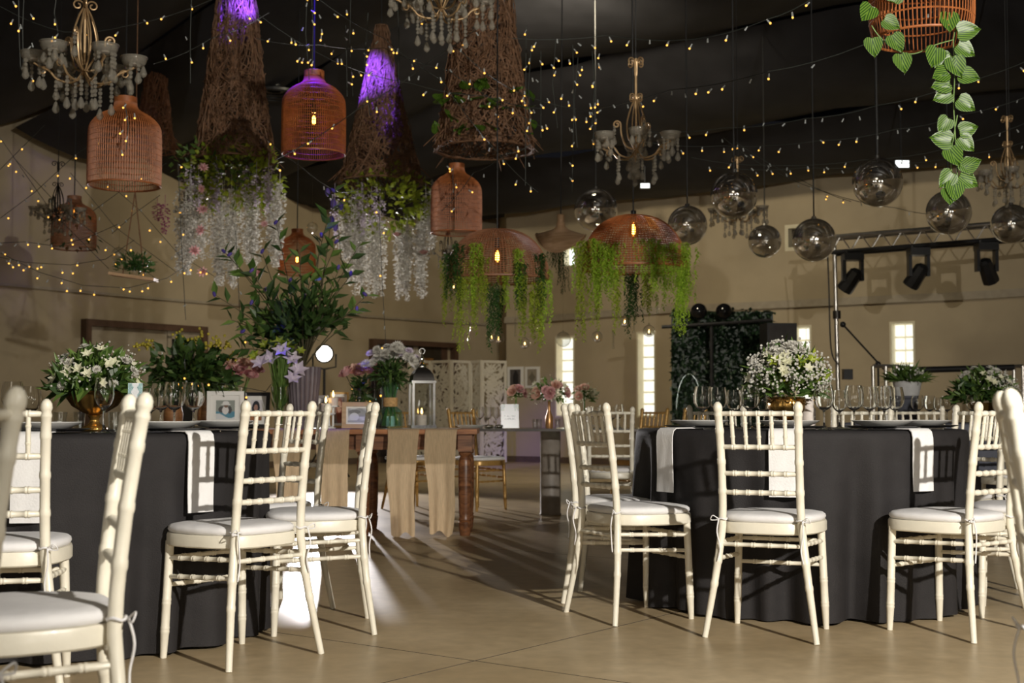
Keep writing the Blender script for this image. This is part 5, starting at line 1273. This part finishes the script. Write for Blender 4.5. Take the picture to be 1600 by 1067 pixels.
# twig cones with flower skirts
def strand(L, mat, seed):
    r = random.Random(seed); mb = MB(); mb.tube([(0, 0, .12), (0, 0, -L*.5), (r.uniform(-.02, .02), 0, -L)], .002, 3)
    m = int(L/.0075)
    for i in range(m):
        f = i/m; a = r.uniform(0, 6.28); w = .034*(1-.75*f)*(.35+min(1, f*5)); c = V((cos(a)*w, sin(a)*w, -L*f))
        for _ in range(2): mb.leaf(c, sphdir(r, -1, .6), sphdir(r, -1), .026, .020, .3, .1)
    return mb.mesh('flower_strand', mat, 0)
STR = [strand(L, M['petalwhite'], i) for i, L in enumerate((.35, .48, .6, .75))]
STL = [strand(L, M['petallav'], 9+i) for i, L in enumerate((.3, .42))]
STM = strand(.35, M['petalmauve'], 20)
def twigcone(px, py_top, py_bot, Y, rb, rt, label, seed, ntw=430, mat='twig'):
    r = random.Random(seed); zt = at(px, py_top, Y).z; p = at(px, py_bot, Y); H = zt-p.z
    t = thing('twig_cone', label, 'pendant lamp', p, 0, 'tapering twig cones'); mb = MB()
    def pt(a, h, off): R = rb*1.0+(rt-rb)*min(1, max(0, h/H))**.85; return V((cos(a)*(R+off), sin(a)*(R+off), h))
    for k in range(ntw):
        a = r.uniform(0, 6.28); h = r.uniform(-.05, H*.92)*r.uniform(.5, 1); da = r.uniform(-.9, .9); dh = r.uniform(-.09, .12); pts = []
        for i in range(9):
            pts.append(pt(a, h, r.gauss(0, .012))); a += da*.35; h = min(H, max(-.04, h+dh)); dh += r.gauss(0, .05); da += r.gauss(0, .3)
        mb.tube(pts, r.uniform(.003, .006), 3, cap=False)
    for k in range(46):
        a = k*2*pi/46+r.gauss(0, .05); mb.tube([pt(a+.3*sin(i*1.3+k), H*i/8, r.gauss(0, .012)) for i in range(9)], .004, 3, cap=False)
    ob('woven_twigs', mb.mesh('woven_twigs', M[mat], 80), t, kind='stuff')
    mb = MB()
    for k in range(26):
        a = r.uniform(0, 6.28); q = pt(a, r.uniform(-.02, .15), 0); d = V((cos(a), sin(a), -.6)); mb.tube([q, q+d*.06+V((0, 0, -.02)), q+d*.12*r.uniform(.4, 1.3)+V((0, 0, -.05))], [.006, .005, .002], 4)
    ob('loose_twigs', mb.mesh('loose_twigs', M[mat], 80), t, kind='stuff')
    cordpart(t, p, H); return t, p, H, r
def skirt(t, p, r, Y, rb, x0, x1, ytop, ybot, n):
    for k in range(n):
        f = (k+.5)/n; a = 2*pi*k*.618; R = rb*r.uniform(.45, 1.18)
        x = cos(a)*R; y = sin(a)*R; z = r.uniform(-.30, .12)
        yb = ybot-abs(x/rb)*18
        me = r.choice(STR); ob('flower_strand', me if k % 6 else r.choice(STL), t, (x, y, z), r.uniform(0, 6), r.uniform(.8, 1.15))
t, p, H, r = twigcone(366, -60, 245, 12.0, .36, .13, 'twig cone over a skirt of white and pink blossoms, nearest the plaster wall', 81)
PK = 2070/12.0
ob('lime_foliage', foliage((0, 0, -.2), .48, .40, 620, .075, .05, r, -.9, .55).mesh('lime_foliage', M['leaflime'], 0), t, kind='stuff')
ob('deep_foliage', foliage((-.15, 0, -.05), .45, .25, 220, .07, .05, r, -.9, .5).mesh('deep_foliage', M['leafmid'], 0), t, kind='stuff')
def strands_px(t, p, Y, lst, r):
    for (px, y0, y1, kind) in lst:
        L = (y1-y0)/PM(Y); pool = {'w': STR, 'l': STL, 'm': [STM]}[kind]; Ls = {'w': (.35, .48, .6, .75), 'l': (.3, .42), 'm': (.35,)}[kind]
        i = min(range(len(Ls)), key=lambda j: abs(Ls[j]-L)); q = at(px, y0, Y+r.uniform(-.35, .25))-p
        ob('flower_strand', pool[i], t, q, r.uniform(0, 6), (1.15, 1.15, L/Ls[i]))
strands_px(t, p, 12.0, [(r.uniform(278, 300), r.uniform(290, 330), r.uniform(400, 440), 'w') for _ in range(9)]+[(r.uniform(300, 335), r.uniform(290, 330), r.uniform(380, 415), 'w') for _ in range(7)]+[(r.uniform(335, 375), r.uniform(290, 350), r.uniform(410, 455), 'w') for _ in range(14)]+[(r.uniform(375, 412), r.uniform(300, 340), r.uniform(390, 425), 'w') for _ in range(9)]+[(r.uniform(415, 438), r.uniform(280, 310), r.uniform(390, 425), 'w') for _ in range(7)]
           +[(r.uniform(270, 440), r.uniform(255, 290), r.uniform(310, 340), 'l') for _ in range(12)]+[(258, 320, 365, 'm'), (246, 318, 345, 'm')], r)
for (px, py, s) in ((318, 262, .13), (316, 295, .12), (317, 328, .15), (314, 360, .14), (304, 392, .14), (316, 424, .13), (413, 350, .1), (405, 425, .11)):
    ob('flower', FDP, t, at(px, py, 11.55)-p, V((r.gauss(0, .5), -1, r.gauss(.2, .4))).to_track_quat('Z', 'Y'), s*.85)
t, p, H, r = twigcone(595, 40, 280, 13.0, .41, .045, 'violet-lit twig cone over a long skirt of white wisteria blossoms', 82)
ob('lime_foliage', foliage((.05, 0, -.22), .50, .40, 600, .075, .05, r, -.9, .55).mesh('lime_foliage', M['leaflime'], 0), t, kind='stuff')
strands_px(t, p, 13.0, [(r.uniform(528, 565), r.uniform(300, 340), r.uniform(390, 430), 'w') for _ in range(12)]+[(r.uniform(545, 590), r.uniform(330, 370), r.uniform(430, 472), 'w') for _ in range(12)]+[(r.uniform(585, 602), r.uniform(340, 370), r.uniform(440, 475), 'w') for _ in range(6)]+[(r.uniform(618, 640), r.uniform(340, 370), r.uniform(430, 470), 'w') for _ in range(11)]+[(r.uniform(650, 664), r.uniform(330, 370), r.uniform(430, 468), 'w') for _ in range(8)]+[(r.uniform(665, 680), r.uniform(290, 320), r.uniform(360, 390), 'w') for _ in range(7)]
           +[(r.uniform(515, 600), r.uniform(290, 320), r.uniform(345, 380), 'l') for _ in range(9)], r)
for (px, py, s, me) in ((512, 300, .05, BUD), (521, 318, .06, BUD), (533, 322, .05, BUD), (518, 345, .06, BUD), (524, 355, .05, BUD), (620, 368, .07, FRK), (662, 396, .07, FRK)):
    ob('flower', me, t, at(px, py, 12.6)-p, (0, 0, 0), s)
t, p, H, r = twigcone(757, -70, 228, 11.0, .41, .17, 'broad twig cone with green leaves and a ragged hem, no flowers', 83, 560)
for k in range(30):
    px = r.uniform(682, 836); py = r.uniform(140, 225); q = at(px, py, 11.0)-p; rad = .41-.2*max(0, q.z)/H
    y = -sqrt(max(0, rad*rad-q.x*q.x))-.02
    ob('leaf', HL, t, (q.x, y, q.z), V((r.gauss(0, .7), -.5, r.gauss(-.3, .6))).to_track_quat('Y', 'Z'), .105)
t, p, H, r = twigcone(242, 66, 232, 15.5, .23, .06, 'dark twig cone hanging in shade behind the unlit rattan pendant', 84, 170, 'rattan_dark')
# chandeliers
def spiral(c, r0, turns, ax, side, n=22, start=0):
    pts = []
    for i in range(n):
        f = i/(n-1); a = start+f*turns*2*pi; R = r0*(1-.75*f); pts.append(V(c)+ax*(side*(-cos(a)*R))+V((0, 0, sin(a)*R)))
    return pts
def drop(n):
    mb = MB(); z = 0
    for k in range(n): mb.ball((0, 0, z-.010), .012+.003*(k % 2), 6, 4); z -= .025
    mb.lathe([(0, z), (.009, z-.01), (.019, z-.038), (.023, z-.052), (.016, z-.068), (0, z-.078)], 8)
    return mb.mesh('crystal_drop', M['crystal'], 0)
DROP = [drop(k) for k in (1, 3, 5)]
CPAR = {}
def chand_meshes(mat):
    if mat in CPAR: return CPAR[mat]
    m = M[mat]; d = {}
    d['stem'] = MB().tube([(0, 0, -.05), (0, 0, .62)], .011, 8).mesh('stem', m)
    X = V((1, 0, 0))
    d['scroll'] = MB().tube([V((.008, 0, -.10)), V((.012, 0, -.05))]+[V((.005, 0, 0))+(q-V((0, 0, 0))) for q in spiral((.045, 0, 0), .04, 1.25, X, 1)], .006, 5).mesh('scroll', m)
    d['rib'] = MB().tube(catmull([(.008, 0, .30), (.04, 0, .24), (.075, 0, .12), (.07, 0, .02), (.03, 0, -.06), (.01, 0, -.09)], 5), .0055, 5).mesh('rib', m)
    arm = catmull([(.01, 0, -.10), (.06, 0, -.16), (.15, 0, -.15), (.20, 0, -.10), (.255, 0, -.075), (.29, 0, -.055)], 5)
    d['arm'] = MB().tube(arm, .007, 6).tube([V((.205, 0, -.10))+(q) for q in spiral((.03, 0, 0), .03, 1.2, X, 1, 16)], .005, 5).mesh('arm', m)
    d['upper_arm'] = MB().tube(catmull([(.02, 0, -.09), (.08, 0, -.06), (.115, 0, .03), (.12, 0, .11)], 5)+[V((.12, 0, .11))+q for q in spiral((.032, 0, .0), .032, 1.3, X, 1, 16)], .007, 6).mesh('upper_arm', m)
    d['dish'] = MB().lathe([(0, -.045), (.03, -.043), (.06, -.03), (.074, -.008), (.076, .012), (.082, .014), (.082, .02), (.072, .02), (.066, -.005), (0, -.03)], 20).mesh('dish', M['crystal'], 50)
    d['wax'] = MB().lathe([(0, -.03), (.026, -.028), (.026, .0), (0, .002)], 14).mesh('candle', M['wax'], 40)
    CPAR[mat] = d; return d
def chandelier(px, py, Y, width, mat, label, seed, narm=6, rot=0.0):
    r = random.Random(seed); k = width/.70; p = at(px, py, Y); d = chand_meshes(mat)       # py: level of the dishes
    t = thing('crystal_chandelier', label, 'chandelier', p, rot, 'scrolled crystal chandeliers'); t.scale = (k,)*3
    ob('stem', d['stem'], t); H = (cz(p)-p.z)/k
    if H > .7: ob('chain', MB().tube([(0, 0, .62), (0, 0, H)], .005, 5).mesh('chain', M['cord']), t)
    for z, s in ((.585, 1.0), (.31, .85)):
        for q in range(4): ob('scroll', d['scroll'], t, (0, 0, z), q*pi/2+.4, s)
    for q in range(8): ob('rib', d['rib'], t, None, q*pi/4)
    for q in range(3):
        a = q*2*pi/3+.5; ob('upper_arm', d['upper_arm'], t, None, a); ob('crystal_drop', DROP[1], t, (cos(a)*.17, sin(a)*.17, .10))
    for q in range(narm):
        a = q*2*pi/narm+.2; ob('arm', d['arm'], t, None, a); c = V((cos(a)*.29, sin(a)*.29, -.01))
        dd = ob('dish', d['dish'], t, c); ob('candle', d['wax'], dd)
        for j in range(5):
            b = j*2*pi/5+r.uniform(0, 1); ob('crystal_drop', r.choice(DROP), t, c+V((cos(b)*.055, sin(b)*.055, -.005)))
        ob('crystal_drop', DROP[2], t, (cos(a)*.16, sin(a)*.16, -.155))
    for q in range(4): ob('crystal_drop', DROP[2], t, (cos(q*1.57)*.05, sin(q*1.57)*.05, -.13))
    return t
chandelier(132, 88, 7.9, .70, 'brass', 'scrolled brass chandelier above the big unlit rattan pendant', 91)
chandelier(690, -8, 8.2, .66, 'brass', 'chandelier whose crystal drops alone hang into view before the broad twig cone', 92)
chandelier(994, 215, 9.0, .62, 'brass', 'scrolled brass chandelier hanging clear against the black drapes', 93, rot=.3)
chandelier(1153, 325, 14.0, .62, 'brass', 'small brass chandelier hanging behind the biggest middle mirrored ball', 94, rot=.5)
chandelier(1575, 270, 12.6, .62, 'brass', 'brass chandelier beside the trailing vine, over the truss', 95, rot=.1)
chandelier(90, 325, 12.4, .50, 'darkmetal', 'dark iron chandelier in front of the dark rattan cage', 96)
chandelier(700, 388, 13.6, .42, 'darkmetal', 'tiny crystal chandelier peeping out behind the wisteria skirt', 97, 4)
# mirrored balls
gM = 'mirrored glass balls'
BALL = MB().ball((0, 0, 0), 1, 48, 32).mesh('ball', M['mirrorball'], 180)
for px, py, rp, Y, lab in ((931, 328, 34, 13.9, 'mirrored ball between the wooden hat and the orange dome'), (1074, 352, 31, 13.0, 'mirrored ball just behind the bright fern dome'), (1147, 305, 37, 11.4, 'mirrored ball in front of the small brass chandelier'), (1195, 377, 26, 15.5, 'smallest mirrored ball below the small brass chandelier'),
                           (1272, 375, 34, 12.2, 'mirrored ball in front of the dark wall window'), (1371, 285, 39, 10.8, 'large mirrored ball hanging on a dark rod under the floodlight'), (1482, 332, 35, 12.0, 'mirrored ball at the tip of the trailing vine'), (1580, 350, 31, 13.0, 'mirrored ball under the chandelier beside the vine')):
    p = at(px, py, Y); R = rp/PM(Y); t = thing('mirrored_ball', lab, 'ball', p, 0, gM)
    ob('ball', BALL, t, scale=R)
    ob('cap', MB().lathe([(0, R+.02), (.02, R+.02), (.025, R-.004), (0, R-.006)], 12).mesh('cap', M['steel']), t)
    ob('rod', MB().tube([(0, 0, R+.015), (0, 0, cz(p)-p.z)], .007 if rp != 39 else .012, 6).mesh('rod', M['cord']), t)
# hanging glass bubbles with flames, and glass tubes
def bubble(px, py, Y, rp, lit, grp='hanging glass bubbles', lab=None, top=None):
    p = at(px, py, Y); R = rp/PM(Y); t = thing('glass_bubble', lab or 'small hanging glass bubble below the fern domes', 'glass ornament', p, 0, grp)
    ob('globe', MB().lathe([(R*sin(pi*i/14) if 0 < i < 14 else (0 if i == 0 else R*.12), -R*cos(pi*i/14)) for i in range(15)], 20).mesh('globe', M['globe'], 180), t)
    ob('hanger', MB().lathe([(0, R+.015), (.008, R+.01), (.010, R-.004), (0, R-.006)], 8).tube([(0, 0, R), (0, 0, (top or .5))], .0015, 4).mesh('hanger', M['glass']), t)
    if lit:
        ob('tea_light', MB().lathe([(0, -R*.75), (R*.42, -R*.72), (R*.42, -R*.4), (0, -R*.38)], 14).mesh('tea_light', M['wax']), t)
        ob('flame', MB().lathe([(0, -R*.36), (R*.12, -R*.2), (R*.05, R*.1), (0, R*.2)], 8).mesh('flame', M['flame']), t)
for px, py, Y, rp, lit in ((709, 447, 9.7, 9.5, 1), (768, 526, 10.2, 9, 1), (779, 528, 10.4, 9, 1), (820, 536, 10.1, 9, 1), (880, 530, 10.6, 12, 0), (933, 526, 9.9, 9, 1), (976, 502, 9.8, 9, 1), (1014, 517, 9.9, 9.5, 1)):
    bubble(px, py, Y, rp, lit)
bubble(488, 356, 13.5, 9, 0, lab='clear glass bubble hanging above the leafy branches'); bubble(186, 398, 11.5, 12, 0, lab='clear glass bubble hanging beside the plant swing', top=.42)
TUBE = MB().lathe([(0, -.012), (.009, -.010), (.012, 0), (.009, .010), (.0085, .012), (.0095, .13), (.0085, .132)], 12).mesh('tube', M['globe'], 60)
for px, py, Y in ((733, 530, 10.1), (768, 501, 10.0), (805, 524, 10.2), (838, 516, 10.3), (958, 543, 9.8), (990, 518, 9.8), (1027, 489, 9.7)):
    p = at(px, py, Y); t = thing('glass_tube', 'slim glass tube hanging below the fern domes', 'glass ornament', p, 0, 'hanging glass tubes'); ob('tube', TUBE, t)
    ob('thread', MB().tube([(0, 0, .13), (0, 0, .42)], .0012, 4).mesh('thread', M['glass']), t)
# plant swing on the left
Y = 11.6; a = at(175, 428, Y); b = at(242, 434, Y); p = (a+b)/2; r = random.Random(101)
t = thing('plant_swing', 'small hanging board swing carrying a dark bushy plant', 'plant', p)
ob('board', MB().box((0, 0, -.01), (.40, .16, .025), 0, Matrix.Rotation(.14, 3, 'Y')).mesh('board', M['hatwood'], 0), t)
k = at(211, 300, Y)-p
for dx in (-.08, .08): ob('rope', MB().tube([(dx*1.2, 0, 0), k], .006, 5).mesh('rope', M['twig']), t)
ob('rope', MB().tube([k, (k.x, k.y, cz(p)-p.z)], .005, 5).mesh('rope', M['twig']), t)
ob('foliage', foliage((.02, 0, .06), .18, .16, 420, .055, .018, r, -.2, .1).mesh('foliage', M['ferndark'], 0), t, kind='stuff')
p = at(428, 140, 16.5); t = thing('ceiling_vent', 'round black louvred vent hanging under the drapes behind the violet pendant', 'vent', p)
for k in range(4): ob('louvre', MB().tube([(cos(i*2*pi/32)*(.12+.07*k), sin(i*2*pi/32)*(.12+.07*k), -.02*k) for i in range(32)], .03, 6, True).mesh('louvre', M['black']), t)
ob('duct', MB().lathe([(0, .01), (.1, .01), (.1, cz(p)-p.z), (0, cz(p)-p.z)], 20).mesh('duct', M['black']), t)
# ------------------------------------------------------------------ fairy lights
LED = MB(); LED.ball((0, 0, 0), 1, 6, 4)
def fairy(path, spacing, lit=.7, sag=0, seed=0, rb=.007, tail=True, label=None, kink=.02):
    r = random.Random(seed); P = []
    for i in range(len(path)-1):
        a = at(*path[i]); b = at(*path[i+1]); n = max(4, int((b-a).length/.15))
        for j in range(n): f = j/n; P.append(a+(b-a)*f-V((0, 0, sag*4*f*(1-f))))
    P.append(at(*path[-1])); o = P[0].copy()
    t = thing('fairy_light_string', label or 'thin dark string of tiny warm fairy lights under the drapes', 'string lights', o, 0, 'strings of fairy lights')
    ob('wire', MB().tube([p-o for p in P], .0032, 3).mesh('wire', M['wire']), t)
    on, off = MB(), MB(); acc = 0; sc = spacing
    for a, b in zip(P, P[1:]):
        acc += (b-a).length
        if acc > sc:
            acc = 0; sc = spacing*r.uniform(.6, 1.4); q = a-o+V((r.gauss(0, kink), r.gauss(0, kink), r.gauss(-.012, kink)))
            d = V((r.gauss(0, .6), r.gauss(0, .3), -1)).normalized()
            off.tube([q, q+d*.028], [.004, .006], 4)
            if r.random() < lit: on.ball(q+d*.034, rb, 6, 4)
    if off.v: ob('bulb_bodies', off.mesh('bulb_bodies', M['ledwhite']), t, kind='stuff')
    if on.v: ob('lit_bulbs', on.mesh('lit_bulbs', M['led'], 0), t, kind='stuff')
wl = 'drooping fairy light string against the plaster wall beside the dark rattan cage'
for i, pth in enumerate(([(0, 395, 11.5), (60, 425, 11.5), (130, 446, 11.5), (200, 450, 11.5), (260, 435, 11.5), (300, 410, 11.5), (335, 432, 11.5)], [(0, 402, 11.6), (40, 410, 11.6), (110, 414, 11.6), (165, 405, 11.6), (210, 375, 11.6)],
                         [(-10, 380, 11.5), (40, 378, 11.5), (90, 385, 11.5), (140, 370, 11.5), (185, 350, 11.5)])):
    fairy(pth, .075, .8, .0, 200+i, .008, label=wl)
for i, pth in enumerate(([(-5, 345, 12), (55, 300, 12), (120, 240, 12), (200, 190, 12)], [(0, 265, 12), (50, 215, 12), (70, 195, 12)], [(0, 215, 12), (80, 330, 12), (170, 420, 12)], [(20, 245, 12), (100, 330, 12), (250, 440, 12)], [(110, 270, 12), (180, 355, 12), (275, 425, 12)], [(145, 330, 12), (200, 290, 12), (260, 255, 12)], [(150, 270, 12), (220, 330, 12), (290, 410, 12)], [(175, 365, 12), (215, 330, 12), (250, 305, 12)])):
    fairy(pth, .16, .6, 0, 220+i, .008, label=wl)
# dense vertical curtains
rr = random.Random(300)
for i, (x, y0, y1, sp, Y) in enumerate(((895, 70, 300, .045, 9.5), (903, 90, 230, .05, 9.6), (925, 80, 200, .055, 9.4), (929, 85, 235, .06, 9.7), (822, 40, 290, .10, 9.2), (830, 70, 200, .12, 9.4), (868, 65, 200, .12, 9.5), (845, 80, 215, .12, 9.6), (486, -20, 115, .04, 9.2), (480, -20, 125, .06, 9.3), (29, -20, 120, .09, 8.3), (38, -20, 110, .12, 8.4), (90, -20, 60, .07, 8.2), (540, 40, 150, .09, 9.5), (548, -10, 150, .12, 9.8), (620, -20, 130, .12, 9.4), (575, 20, 180, .2, 9.2), (195, 160, 235, .035, 8.9), (708, 258, 300, .04, 10.8), (300, -20, 130, .16, 9.5))):
    fairy([(x, y0, Y), (x+rr.uniform(-6, 6), (y0+y1)/2, Y), (x+rr.uniform(-4, 4), y1, Y)], sp, .85, 0, 310+i, .0072, label='hanging cluster strand of warm fairy lights before the black drapes', kink=.035)
# swags between the pendants
for i, pth in enumerate((
        [(1630, -70, 8), (1480, 5, 8), (1350, 70, 8), (1200, 112, 8), (1050, 140, 9), (900, 175, 10)], [(1620, 88, 9.5), (1500, 130, 9.5), (1370, 165, 9.5), (1260, 185, 9.5), (1130, 200, 10), (1000, 205, 10.5)],
        [(1620, 145, 10.5), (1500, 180, 10.5), (1400, 202, 10.5), (1280, 220, 10.5), (1130, 228, 11), (1010, 222, 11)], [(1620, 185, 11), (1480, 232, 11), (1350, 250, 11), (1200, 258, 11), (1080, 246, 11)],
        [(1620, 215, 11.5), (1520, 240, 11.5), (1400, 256, 11.5), (1260, 262, 11.5), (1120, 262, 11.5)], [(1280, -10, 8), (1200, 30, 8), (1080, 62, 8.5), (950, 55, 9), (800, 60, 9)],
        [(1130, 215, 12), (1200, 262, 12), (1290, 300, 12), (1400, 325, 12), (1480, 335, 12)], [(1150, 222, 12), (1250, 280, 12), (1330, 315, 12)],
        [(400, 20, 9), (520, 95, 9), (640, 130, 9), (760, 150, 9.5), (850, 170, 9.5)], [(400, 60, 10), (500, 70, 10), (600, 75, 10), (700, 110, 10), (850, 200, 10)], [(430, 250, 9), (560, 170, 9), (680, 90, 9), (760, 30, 9)], [(500, 0, 9), (600, 60, 9), (690, 125, 9), (770, 230, 9.5), (840, 300, 10)],
        [(640, 10, 9), (720, 80, 9), (800, 140, 9), (900, 170, 9.5)], [(240, 100, 9), (330, 60, 9), (420, 20, 9)], [(0, 10, 9), (100, 50, 9), (200, 40, 9), (330, 0, 9)], [(400, 200, 10), (470, 260, 10), (530, 300, 10), (570, 290, 10)], [(690, 330, 10.5), (740, 270, 10.5), (790, 240, 10), (830, 225, 10)])):
    right = i < 8
    fairy(pth, .12 if right else .15, .55 if right else .8, .02, 400+i, .0072, label='swagged fairy light string crossing under the drapes towards the %s' % ('mirrored balls' if right else 'twig cones'), kink=.012 if right else .03)
for i, (x, y0, y1, Y) in enumerate(((278, 285, 500, 11.0), (592, 355, 560, 11.2), (368, 390, 575, 10.6), (527, 375, 430, 11))):
    fairy([(x, y0-30, Y), (x+6, (y0+y1)/2, Y), (x+12, y1, Y)], .16, .5, 0, 500+i, .008, label='plumb fairy light string hanging down past the flower skirts', kink=.008)
# lights wound on the wooden table
for i, pth in enumerate(([(540, 585, 9.9), (552, 610, 9.9), (545, 630, 9.8), (580, 628, 9.8), (588, 600, 9.9), (592, 575, 9.9), (600, 620, 9.8)], [(288, 555, 9.7), (290, 588, 9.7), (415, 612, 9.7), (424, 600, 9.7)])):
    fairy(pth, .07, .9, 0, 520+i, .008, label='short fairy light wire wound among the vases on the wooden table', kink=.01)
